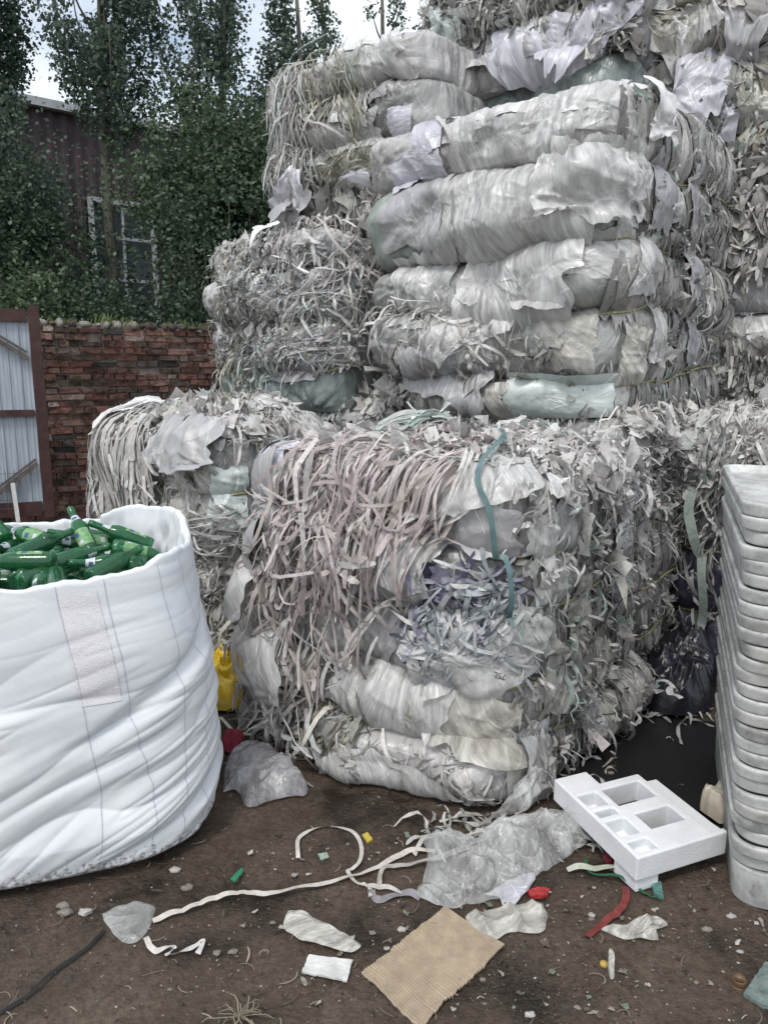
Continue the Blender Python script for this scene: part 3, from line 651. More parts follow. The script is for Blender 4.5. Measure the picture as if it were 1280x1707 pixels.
# ---- near bale dressing
st = A.strips
st(800, (390, 640, 1090, 800), 1.3, .8, (.08, .28), (.010, .019), 'white', (.010, .05), 3, .03, seed=1, name='top_strips', lift=.05)
st(320, (420, 700, 800, 800), 1.2, .4, (.15, .45), (.012, .020), 'pink', (.03, .07), 2, .02, seed=2, name='top_strips', lift=.04)
st(60, (690, 680, 770, 730), -.6, .12, (.14, .26), (.014, .022), 'mint', (.06, .09), 1, .01, seed=3, name='mint_strips')
st(150, (480, 770, 660, 860), .12, .28, (.15, .6), (.010, .021), 'pink', (.04, .10), 1.6, .04, seed=4, name='hanging_strips', lift=.04, drape=10, seg=16, tw=.9, kink=1.2)
st(110, (440, 800, 640, 1000), 0, .6, (.08, .3), (.008, .018), 'pink', (.05, .11), 3, .04, seed=41, name='hanging_strips', lift=.05, drape=4, seg=12, tw=1.0, kink=1.5)
st(60, (620, 790, 780, 840), .55, .2, (.25, .6), (.012, .018), 'pink', (.05, .10), .8, .02, seed=5, name='hanging_strips', drape=14, seg=16, tw=.6)
st(80, (430, 880, 560, 1120), .1, .45, (.1, .4), (.008, .018), 'pink', (.03, .09), 1.5, .03, seed=6, name='hanging_strips', lift=.04, drape=8, seg=12)
st(80, (410, 1080, 520, 1230), .2, .8, (.1, .4), (.010, .020), 'white', (.02, .09), 3.0, .03, seed=7, name='hanging_strips', lift=.06)
st(160, (380, 830, 470, 1100), 0, .6, (.1, .3), (.010, .018), 'grey', (.01, .04), 3.0, .03, seed=8)
st(230, (700, 960, 850, 1090), .2, 1.2, (.06, .2), (.010, .022), 'violet', (.008, .04), 4, .02, seed=9, name='violet_strips')
st(120, (730, 960, 860, 1090), .9, .9, (.08, .22), (.010, .020), 'bluish', (.03, .05), 4, .03, seed=10, name='violet_strips')
st(60, (540, 1120, 850, 1280), .6, 1.2, (.05, .16), (.010, .018), 'white', (.002, .01), 3, .003, seed=11, name='film_strips')
st(110, (520, 1260, 850, 1390), .3, .7, (.06, .2), (.010, .020), 'white', (.002, .012), 3, .004, seed=12, name='film_strips')
st(160, (480, 1140, 640, 1240), .9, .8, (.06, .2), (.008, .016), 'olive', (.01, .03), 3, .02, seed=13)
st(60, (560, 800, 860, 960), .6, 1.3, (.04, .14), (.010, .020), 'grey', (.001, .006), 3, .003, seed=14, name='film_strips')
# right face
A.folds(420, (855, 800, 1120, 1340), seed=1); A.folds(120, (855, 800, 1120, 1340), pal='white', seed=2); A.folds(90, (855, 800, 1120, 1340), pal='dark', seed=3)
st(150, (860, 800, 1120, 1340), 0, .55, (.06, .3), (.008, .020), 'grey', (.004, .04), 4, .03, seed=15, lift=.03)
st(220, (850, 790, 1120, 1340), .2, 1.3, (.03, .12), (.008, .016), 'white', (.015, .06), 5, .04, seed=16, lift=.05)
st(120, (860, 930, 1120, 1340), 0, .8, (.06, .25), (.008, .020), 'dark', (.004, .05), 4, .03, seed=17, lift=.03)
st(22, (850, 940, 960, 1150), -.3, .7, (.06, .25), (.010, .02), 'mint', (.02, .06), 4, .03, seed=18, lift=.03)
A.scraps(260, (640, 650, 1100, 830), (.04, .13), 'white', (.02, .05), seed=1)
A.scraps(140, (380, 650, 640, 830), (.03, .09), 'white', (.02, .05), seed=2)
A.scraps(110, (860, 800, 1110, 1320), (.03, .11), 'grey', (.01, .035), seed=3)
A.scraps(22, (860, 800, 1110, 1320), (.03, .07), 'mint', (.02, .045), seed=4)
A.scraps(120, (400, 1080, 620, 1300), (.03, .08), 'grey', (.01, .04), seed=5)
A.scraps(90, (680, 950, 860, 1110), (.03, .07), 'violet', (.01, .03), seed=6)
sh = A.sheet
sh(800, 800, 190, 95, -.35, 'clear', .055, .03, .02, 21, label='torn grey film flap with a hole pattern at the top front edge')
sh(430, 760, 110, 90, .3, 'dirty', .05, .04, .03, 22)
sh(425, 850, 95, 170, .15, 'grey', .10, .03, 0, 23)
sh(420, 950, 90, 100, .1, 'clear', .11, .04, .02, 24, name='film_bulge')
sh(440, 1090, 100, 110, -.2, 'clear', .10, .05, .03, 25)
sh(770, 1080, 240, 150, -.5, 'clear', .05, .035, .02, 26)
sh(640, 1010, 160, 130, .8, 'grey', .02, .03, 0, 27)
sh(900, 1010, 60, 150, .1, 'clear', .035, .03, 0, 28)
sh(690, 850, 200, 90, .5, 'clear', .02, .02, 0, 29)
sh(700, 1180, 260, 90, -.2, 'dirty', .012, .02, 0, 30)
sh(990, 740, 110, 100, .1, 'mint', .03, .04, 0, 31)
sh(920, 720, 90, 90, .4, 'white', .035, .04, 0, 32)
sh(840, 690, 130, 60, .1, 'white', .03, .04, 0, 33)
sh(1060, 730, 90, 110, -.1, 'grey', .03, .04, 0, 34)
sh(1020, 860, 80, 120, 0, 'white', .045, .02, 0, 35)
sh(935, 860, 90, 110, 0, 'grey', .04, .025, 0, 351)
sh(1010, 960, 80, 110, .05, 'grey', .045, .02, 0, 352)
sh(920, 1130, 90, 130, .05, 'dirty', .04, .025, 0, 353)
sh(990, 1080, 80, 110, 0, 'dirty', .04, .02, 0, 354)
sh(895, 900, 50, 120, 0, 'clear', .045, .02, 0, 355)
sh(880, 1230, 60, 100, 0, 'grey', .04, .02, 0, 356)
sh(970, 1190, 70, 90, 0, 'grey', .04, .02, 0, 357)
sh(950, 1010, 80, 130, 0, 'dirty', .045, .02, 0, 36)
sh(880, 1310, 70, 80, .4, 'clear', .03, .04, .02, 37)
sh(660, 890, 230, 120, .5, 'clear', .045, .02, 0, 370)
sh(780, 880, 150, 110, .2, 'grey', .045, .02, 0, 371)
sh(640, 1160, 240, 110, .25, 'clear', .05, .02, 0, 372)
sh(760, 1200, 180, 110, .1, 'dirty', .04, .02, 0, 373)
sh(650, 1310, 280, 110, .15, 'clear', .04, .02, 0, 374)
sh(980, 790, 90, 60, .1, 'clear', .03, .03, 0, 38)
sh(445, 720, 120, 45, -.15, 'lilac', .08, .02, 0, 39, label='folded lilac bag lying on the top left corner', fold=.6)
ls = A.long_strip
ls([(800, 765), (775, 820), (745, 880), (700, 945), (640, 1030), (585, 1080), (560, 1120), (548, 1180)], .016, (.74, .73, .70), .085, seed=1, name='long_strip')
ls([(790, 780), (760, 850), (715, 920), (660, 1010), (600, 1060), (590, 1100)], .014, (.70, .66, .64), .095, seed=2, name='long_strip')
ls([(520, 1045), (560, 1072), (620, 1100), (650, 1060)], .014, (.78, .78, .76), .10, seed=3, name='long_strip')
ls([(700, 790), (620, 850), (560, 900), (520, 980), (500, 1100), (470, 1200)], .015, (.72, .65, .64), .09, seed=4, name='long_strip')
ls([(575, 1150), (550, 1200), (525, 1235), (500, 1265)], .018, (.72, .70, .64), .09, seed=5, name='long_strip')
ls([(640, 1220), (660, 1270), (655, 1320)], .016, (.78, .76, .72), .03, seed=6, name='long_strip')
ls([(850, 800), (790, 850), (730, 880), (640, 960), (560, 1020)], .013, (.72, .70, .68), .075, seed=8, name='long_strip')
ls([(560, 1060), (480, 1170), (430, 1220), (380, 1275)], .020, (.66, .64, .60), .09, seed=9, name='long_strip')
ls([(772, 700), (795, 745), (812, 790), (822, 850), (832, 920), (838, 980), (840, 1045)], .020, (.09, .20, .19), .105, 'teal_strap', .15, 7, M_teal)
# ---- bale behind it (E)
st = E_.strips
E_.folds(400, (1040, 640, 1200, 1200), seed=4)
st(200, (1040, 640, 1200, 1200), 0, .6, (.06, .3), (.008, .018), 'grey', (.01, .06), 4, .04, seed=21, lift=.05)
st(200, (1040, 640, 1200, 1200), 0, 1.2, (.04, .2), (.008, .018), 'dark', (.01, .07), 4, .04, seed=22, lift=.05)
st(260, (1040, 640, 1200, 900), .2, 1.4, (.04, .16), (.008, .018), 'white', (.02, .06), 5, .04, seed=23, lift=.05)
st(400, (600, 600, 1200, 720), 1.2, 1.2, (.05, .2), (.010, .018), 'white', (.01, .04), 4, .03, seed=24)
E_.scraps(200, (1040, 660, 1200, 1150), (.03, .10), 'grey', (.01, .04), seed=8)
E_.scraps(500, (600, 600, 1200, 720), (.04, .12), 'white', (.01, .04), seed=9)
# ---- middle tower (D)
sh = D.sheet
sh(830, 300, 300, 260, .15, 'clear', .02, .022, 0, 41, n=70, ragged=.3)
sh(965, 290, 110, 150, .1, 'clear', .05, .07, .06, 42, fold=1.3, label='knotted tuft of clear film sticking out above the second rope')
sh(860, 450, 230, 180, .1, 'clear', .04, .03, .09, 43, n=70, ragged=.2, label='smooth swollen clear film pillow')
sh(700, 345, 130, 150, .1, 'grey', .015, .02, 0, 44)
sh(705, 480, 130, 150, -.1, 'clear', .015, .025, 0, 45)
sh(930, 655, 170, 75, .02, 'mint', .03, .012, 0, 46, ragged=.08, fold=.5, label='flat pale mint plastic sheet at the foot of the tower')
sh(760, 625, 190, 80, .15, 'grey', .04, .04, .05, 47)
sh(760, 660, 220, 60, .1, 'dirty', .03, .03, .02, 48)
sh(1095, 190, 75, 110, .1, 'white', .05, .05, .02, 49, label='bright white film flap at the right end of the top bulge')
sh(700, 280, 110, 60, -.25, 'lilac', .03, .02, 0, 50, ragged=.1)
sh(720, 215, 60, 100, -.2, 'lilac', .03, .02, 0, 51, ragged=.1)
sh(900, 130, 330, 70, .1, 'white', .015, .018, 0, 52, n=60)
sh(880, 180, 360, 100, .1, 'clear', .015, .03, 0, 520, n=60)
sh(1010, 300, 120, 140, 0, 'clear', .015, .02, 0, 521)
sh(990, 420, 120, 100, 0, 'clear', .015, .02, 0, 522)
sh(760, 560, 160, 100, 0, 'clear', .015, .02, 0, 523)
sh(1100, 320, 70, 140, 0, 'grey', .04, .02, 0, 53)
sh(1085, 440, 70, 110, .1, 'clear', .04, .02, 0, 54)
sh(1090, 560, 60, 100, .1, 'clear', .04, .02, 0, 55)
sh(930, 560, 90, 120, .1, 'dirty', .015, .02, 0, 56)
sh(1050, 590, 50, 100, .1, 'dirty', .04, .02, 0, 57)
sh(1150, 330, 50, 130, 0, 'grey', .04, .02, 0, 571)
sh(1150, 460, 60, 100, 0, 'grey', .04, .02, 0, 572)
sh(1145, 570, 50, 90, 0, 'grey', .04, .02, 0, 573)
sh(1060, 300, 50, 150, 0, 'clear', .035, .02, 0, 574)
sh(800, 540, 150, 90, -.3, 'clear', .03, .03, .03, 58)
st = D.strips
D.folds(330, (1030, 150, 1210, 690), seed=5, amp=.18, off=(.002, .02)); D.folds(140, (1030, 150, 1210, 690), pal='white', seed=6, amp=.14, off=(.002, .02))
st(90, (1030, 150, 1200, 690), 0, .3, (.06, .3), (.008, .020), 'grey', (.004, .03), 4, .02, seed=31, lift=.02)
st(110, (1110, 200, 1210, 690), .1, 1.0, (.05, .2), (.008, .018), 'white', (.01, .05), 5, .03, seed=32, lift=.05)
st(70, (1090, 230, 1210, 560), .1, .6, (.06, .2), (.012, .022), 'dark', (.02, .04), 5, .03, seed=33)
st(70, (660, 490, 830, 550), 1.0, 1.0, (.06, .25), (.010, .018), 'white', (.02, .05), 4, .03, seed=34, lift=.03)
st(60, (640, 520, 740, 660), 0, .7, (.06, .25), (.010, .018), 'white', (.01, .05), 4, .03, seed=35, lift=.05)
st(90, (780, 540, 900, 640), 1.0, 1.0, (.06, .25), (.010, .020), 'grey', (.02, .05), 4, .03, seed=36, lift=.03)
st(60, (640, 200, 1060, 650), .2, .5, (.05, .22), (.006, .014), 'grey', (.001, .005), 3, .002, seed=37, name='film_strips')
st(60, (780, 300, 1060, 640), 0, .25, (.08, .25), (.006, .012), 'white', (.001, .005), 2, .002, seed=38, name='film_strips')
D.scraps(40, (1030, 150, 1210, 690), (.03, .12), 'grey', (.01, .03), seed=10)
D.scraps(20, (1050, 150, 1210, 690), (.03, .10), 'mint', (.01, .03), seed=11)
D.scraps(60, (640, 560, 1000, 680), (.03, .10), 'grey', (.01, .03), seed=12)
D.long_strip([(675, 480), (690, 520), (740, 550), (790, 545)], .018, (.74, .73, .72), .06, seed=3)
D.long_strip([(795, 600), (810, 580), (840, 585), (850, 610)], .016, (.72, .72, .70), .06, seed=4)
D.long_strip([(720, 165), (760, 230), (780, 280)], .022, (.66, .64, .62), .05, seed=5)
D.long_strip([(757, 320), (762, 400), (755, 450)], .012, (.3, .3, .28), .03, seed=6)
D.long_strip([(1022, 200), (1030, 300), (1022, 390), (1020, 500)], .012, (.35, .35, .33), .03, seed=7)
# ---- low left bale (B)
st = B.strips
st(170, (175, 690, 265, 800), 0, .10, (.35, .7), (.018, .032), 'white', (.03, .07), .6, .02, seed=41, name='hanging_strips', lift=.02, tw=.4, drape=14, seg=16)
st(50, (170, 690, 260, 900), 0, .3, (.2, .5), (.012, .022), 'olive', (.02, .06), 2, .02, seed=42, name='hanging_strips', lift=.06, drape=8)
st(500, (180, 640, 480, 740), 1.2, 1.2, (.05, .2), (.008, .016), 'white', (.01, .04), 4, .03, seed=43, lift=.03)
st(200, (180, 640, 480, 740), 1.2, 1.2, (.05, .2), (.008, .016), 'olive', (.01, .04), 4, .03, seed=44, lift=.03)
B.folds(90, (270, 790, 420, 1120), seed=7)
st(260, (250, 830, 410, 1000), .4, 1.0, (.06, .25), (.008, .016), 'grey', (.01, .05), 5, .03, seed=45, lift=.03)
st(180, (260, 860, 400, 960), .9, .8, (.06, .25), (.008, .016), 'white', (.02, .06), 5, .03, seed=46, lift=.03)
st(160, (300, 960, 420, 1130), 0, .4, (.08, .25), (.008, .016), 'grey', (.005, .03), 3, .02, seed=47)
B.scraps(300, (180, 640, 480, 740), (.03, .12), 'white', (.01, .04), seed=13)
B.scraps(70, (260, 760, 420, 1100), (.03, .10), 'grey', (.01, .03), seed=14)
sh = B.sheet
sh(225, 680, 90, 75, .5, 'white', .07, .03, .02, 61, label='white film flap raised at the top left corner', fold=.7)
sh(315, 745, 130, 80, .15, 'grey', .09, .05, .05, 62)
sh(345, 680, 60, 50, .1, 'white', .05, .04, 0, 63)
sh(440, 680, 110, 60, .1, 'clear', .05, .03, 0, 64)
sh(330, 830, 90, 120, .2, 'dirty', .03, .03, 0, 65)
sh(385, 830, 45, 120, 0, 'mint', .04, .03, 0, 66, label='mint strip of printed film')
sh(300, 700, 100, 50, .2, 'dirty', .06, .04, 0, 67)
sh(340, 1000, 60, 110, .1, 'dirty', .02, .02, 0, 68)
# ---- base under the small tower (C)
C_.strips(500, (380, 600, 680, 700), 1.2, 1.3, (.05, .2), (.010, .018), 'white', (.01, .05), 4, .04, seed=51, lift=.04)
C_.scraps(260, (380, 600, 680, 700), (.05, .14), 'white', (.01, .05), seed=15)
C_.scraps(80, (380, 600, 680, 700), (.05, .14), 'mint', (.02, .06), seed=16)
C_.sheet(540, 668, 120, 45, .1, 'mint', .05, .03, 0, 71)
# ---- chopped strip bale (F)
st = Fb.strips
st(1100, (370, 400, 600, 600), .3, 1.3, (.03, .11), (.008, .015), 'bluish', (.006, .035), 5, .025, seed=61, lift=.02)
st(300, (370, 400, 660, 600), .6, 1.3, (.04, .16), (.007, .014), 'grey', (.01, .05), 5, .03, seed=62, lift=.04)
st(160, (370, 420, 420, 640), 0, .6, (.06, .2), (.010, .016), 'olive', (.02, .06), 4, .03, seed=63, lift=.06)
st(100, (420, 560, 600, 620), 1.2, .5, (.08, .25), (.010, .016), 'white', (.02, .05), 4, .03, seed=64, lift=.03)
st(50, (400, 560, 470, 640), -.2, .5, (.1, .25), (.010, .016), 'mint', (.02, .05), 4, .03, seed=65)
st(220, (500, 380, 640, 520), 0, .6, (.08, .35), (.010, .020), 'white', (.02, .07), 3, .04, seed=66, lift=.08)
Fb.scraps(800, (370, 400, 600, 600), (.02, .07), 'white', (.01, .03), seed=17)
Fb.sheet(460, 398, 30, 40, .5, 'white', .08, .03, .03, 72)
Fb.sheet(480, 610, 150, 60, 0, 'grey', .02, .02, 0, 73)
F2.strips(200, (580, 380, 680, 660), 0, .5, (.06, .3), (.010, .018), 'olive', (.01, .05), 4, .03, seed=67)
F2.strips(160, (580, 380, 680, 560), 0, .7, (.08, .3), (.010, .020), 'white', (.02, .07), 4, .04, seed=68)
F2.sheet(640, 560, 110, 120, .8, 'dirty', .02, .04, 0, 74); F2.sheet(640, 460, 110, 120, .3, 'grey', .02, .04, 0, 75)
# ---- left tower top (G)
st = Gb.strips
st(200, (460, 90, 590, 170), -.5, .35, (.2, .5), (.007, .012), 'olive', (.01, .05), 2, .03, seed=71, name='fringe_strips', lift=.05)
st(260, (455, 90, 510, 270), -.1, .35, (.15, .5), (.008, .014), 'white', (.01, .06), 2, .03, seed=72, name='fringe_strips', lift=.12, drape=6)
st(60, (455, 90, 510, 250), -.1, .35, (.15, .5), (.008, .014), 'mint', (.01, .06), 2, .03, seed=79, name='fringe_strips', lift=.12, drape=6)
st(260, (460, 240, 540, 400), 0, .5, (.1, .35), (.010, .018), 'grey', (.01, .06), 3, .04, seed=73, lift=.08)
st(260, (470, 320, 680, 400), .7, .8, (.1, .35), (.008, .014), 'grey', (.01, .05), 3, .04, seed=74, lift=.05)
st(160, (560, 240, 680, 310), 1.2, .7, (.08, .25), (.008, .014), 'olive', (.01, .04), 3, .03, seed=75)
st(60, (470, 300, 600, 350), 0, .2, (.1, .25), (.010, .014), 'grey', (.03, .06), 3, .03, seed=76)
Gb.scraps(120, (460, 300, 680, 400), (.04, .14), 'grey', (.01, .05), seed=18)
sh = Gb.sheet
sh(610, 110, 170, 90, -.1, 'clear', .03, .03, 0, 81); sh(600, 160, 170, 60, -.1, 'grey', .02, .02, 0, 82)
sh(570, 235, 190, 60, -.1, 'clear', .02, .02, 0, 83); sh(590, 180, 90, 60, .1, 'white', .03, .02, 0, 84)
sh(500, 330, 90, 50, -.5, 'lilac', .09, .05, .05, 85, label='folded purple-grey sheets poking out at the left')
sh(515, 345, 90, 40, -.5, 'grey', .12, .05, .05, 86)
sh(595, 297, 55, 22, -.1, 'lilac', .06, .01, 0, 87)
sh(670, 240, 30, 120, .1, 'lilac', .04, .02, 0, 88)
# ---- gap bale
Mb.strips(160, (680, 60, 780, 320), 0, .5, (.1, .4), (.010, .018), 'olive', (.02, .07), 3, .04, seed=77)
Mb.strips(120, (680, 60, 780, 320), 0, .6, (.1, .3), (.010, .018), 'dark', (.02, .07), 3, .04, seed=78)
Mb.scraps(60, (680, 60, 780, 320), (.05, .14), 'grey', (.01, .05), seed=19)
# ---- upper scraps bale (H)
st = Hb.strips
st(900, (700, -40, 1050, 80), 1.0, 1.3, (.05, .2), (.008, .016), 'grey', (.01, .06), 5, .04, seed=81, lift=.05)
st(500, (700, -40, 1050, 90), 1.0, 1.3, (.04, .14), (.008, .016), 'dark', (.01, .06), 5, .04, seed=82, lift=.05)
Hb.scraps(300, (700, -40, 1050, 100), (.03, .12), 'grey', (.01, .06), seed=20)
Hb.scraps(60, (700, 0, 1050, 100), (.03, .10), 'mint', (.02, .06), seed=21)
sh = Hb.sheet
sh(830, 90, 220, 60, -.1, 'grey', .05, .06, .08, 91); sh(900, 70, 170, 60, .1, 'lilac', .07, .05, .10, 92)
sh(985, 70, 60, 150, .6, 'lilac', .10, .05, .05, 93, label='large slanting lilac grey sheet')
sh(760, 40, 90, 60, .2, 'mint', .06, .05, .03, 94); sh(750, 80, 90, 60, .2, 'clear', .06, .05, .03, 95)
sh(850, 110, 220, 70, -.2, 'clear', .04, .04, .02, 96); sh(765, 125, 60, 50, 0, 'mint', .06, .03, .02, 97)
# ---- upper right bale (I)
st = Ib.strips
Ib.folds(260, (1020, -40, 1300, 280), amp=.45, spread=1.2, w=(.06, .16), h=(.15, .4), seed=9, off=(.01, .07)); Ib.folds(80, (1020, -40, 1300, 280), pal='olive', amp=.45, spread=1.2, w=(.05, .14), h=(.15, .4), seed=10, off=(.01, .07))
st(260, (1020, -40, 1300, 260), .8, 1.0, (.06, .3), (.010, .020), 'olive', (.01, .06), 4, .04, seed=91, lift=.06)
st(220, (1020, -40, 1300, 280), .9, 1.0, (.05, .25), (.010, .020), 'grey', (.01, .07), 4, .04, seed=92, lift=.06)
st(120, (1020, -40, 1300, 280), .9, 1.0, (.05, .25), (.010, .020), 'dark', (.01, .07), 4, .04, seed=93, lift=.06)
st(200, (1050, 40, 1150, 130), 1.6, .4, (.2, .5), (.012, .020), 'olive', (.05, .1), 2, .04, seed=94)
Ib.scraps(200, (1020, -40, 1300, 280), (.05, .2), 'grey', (.01, .07), seed=22)
Ib.scraps(60, (1020, 0, 1300, 260), (.05, .16), 'olive', (.03, .07), seed=23)
sh = Ib.sheet
for i, (x, y, ww, hh, rr_, mm) in enumerate([(1060, 35, 60, 70, 0, 'mint'), (1120, 60, 140, 60, .3, 'dirty'), (1170, 50, 90, 60, -.4, 'clear'), (1200, 95, 60, 70, .1, 'dirty'),
        (1100, 105, 110, 50, .5, 'grey'), (1170, 150, 90, 110, .8, 'lilac'), (1205, 165, 70, 110, .2, 'lilac'), (1140, 160, 60, 80, .5, 'mint'), (1245, 60, 50, 120, 0, 'grey'),
        (1250, 180, 50, 130, 0, 'dirty'), (1090, 10, 90, 40, .1, 'clear'), (1040, 70, 60, 90, .5, 'grey'), (1215, 15, 80, 50, .2, 'dirty')]):
    sh(x, y, ww, hh, rr_, mm, .06+.03*(i % 3), .07, .05, 100+i)
# ---- right bale (J)
st = Jb.strips
Jb.folds(150, (1130, 190, 1300, 430), amp=.5, spread=1.0, seed=8)
st(180, (1130, 190, 1300, 430), .5, 1.2, (.05, .25), (.010, .022), 'grey', (.01, .07), 5, .05, seed=95, lift=.06)
st(180, (1130, 190, 1300, 430), .5, 1.2, (.05, .2), (.010, .022), 'white', (.03, .08), 5, .05, seed=96, lift=.06)
st(420, (1180, 570, 1300, 700), .3, 1.0, (.08, .25), (.012, .028), 'grey', (.02, .09), 4, .06, seed=97, lift=.08)
st(200, (1200, 300, 1300, 440), .1, .8, (.1, .3), (.02, .04), 'grey', (.02, .09), 3, .06, seed=98, lift=.08)
Jb.scraps(300, (1130, 150, 1300, 430), (.04, .14), 'grey', (.02, .08), seed=24)
Jb.scraps(160, (1180, 570, 1300, 700), (.04, .14), 'grey', (.02, .08), seed=25)
Jb.scraps(30, (1220, 210, 1300, 260), (.04, .10), 'olive', (.06, .1), seed=26)
Jb.sheet(1245, 480, 120, 110, 0, 'grey', .02, .015, 0, 121); Jb.sheet(1245, 555, 110, 60, 0, 'clear', .02, .015, 0, 122)
# ---- dark bale behind trays (K)
st = Kb.strips
st(900, (1120, 660, 1300, 800), .5, 1.3, (.05, .25), (.010, .020), 'white', (.01, .06), 5, .05, seed=101, lift=.06)
st(260, (1120, 740, 1300, 900), .1, .6, (.08, .3), (.010, .018), 'grey', (.02, .07), 4, .05, seed=102, lift=.08)
st(120, (1100, 900, 1220, 1180), 0, .5, (.08, .3), (.010, .018), 'dark', (.01, .05), 4, .03, seed=103, lift=.04)
Kb.scraps(350, (1120, 660, 1300, 800), (.03, .12), 'white', (.02, .06), seed=27)
Kb.long_strip([(1180, 770), (1172, 830), (1172, 880), (1178, 960), (1170, 1050), (1172, 1120)], .05, (.34, .40, .37), .12, seed=11, name='hanging_strip')

# ---- printed marks on the film
def film_text(bale, txt, px, py, size, rot, mat, off=.06):
    s0, d0, dep = bale.at(px, py); P, n, _, _ = bale.MN(np.array([s0]), np.array([d0])); P = Vector(P[0]); n = Vector(n[0]); P = P+n*off
    cu = bpy.data.curves.new('t', 'FONT'); cu.body = txt; cu.size = size; cu.align_x = 'CENTER'; cu.align_y = 'CENTER'
    ob = bpy.data.objects.new('t', cu); COL.objects.link(ob); dg = bpy.context.evaluated_depsgraph_get(); me = bpy.data.meshes.new_from_object(ob.evaluated_get(dg)); bpy.data.objects.remove(ob)
    x = Vector((0, 0, 1)).cross(n).normalized(); y = n.cross(x); R = Matrix((x, y, n)).transposed() @ Matrix.Rotation(rot, 3, 'Z')
    V = [P+R @ v.co for v in me.vertices]; obj_np('printed_mark', np.array([tuple(v) for v in V]), [tuple(p.vertices) for p in me.polygons], mat, bale.root, smooth=False)
M_ink = simple('black_ink', (.03, .03, .035), .6, (30, .3), 0); M_ginkp = simple('green_ink', (.03, .30, .16), .5, (30, .3), 0)
film_text(A, '7SL', 828, 1112, .034, math.pi-.25, M_ink, .075)
def film_disc(bale, px, py, r, mat, off=.05):
    s0, d0, dep = bale.at(px, py); P, n, _, _ = bale.MN(np.array([s0]), np.array([d0])); P = Vector(P[0]); n = Vector(n[0]); P = P+n*off
    x = Vector((0, 0, 1)).cross(n).normalized(); y = n.cross(x); V = []; F = []
    for i in range(24):
        a = 2*PI*i/24
        for q in (r, r*.62, r*.38, 0.0): V.append(P+x*math.cos(a)*q+y*math.sin(a)*q)
    for i in range(24):
        j = (i+1) % 24; F += [(i*4, j*4, j*4+1, i*4+1), (i*4+2, j*4+2, j*4+3, i*4+3)]
    obj_np('printed_mark', np.array([tuple(v) for v in V]), F, mat, bale.root, smooth=False)
film_disc(Hb, 749, 133, .028, M_ginkp)
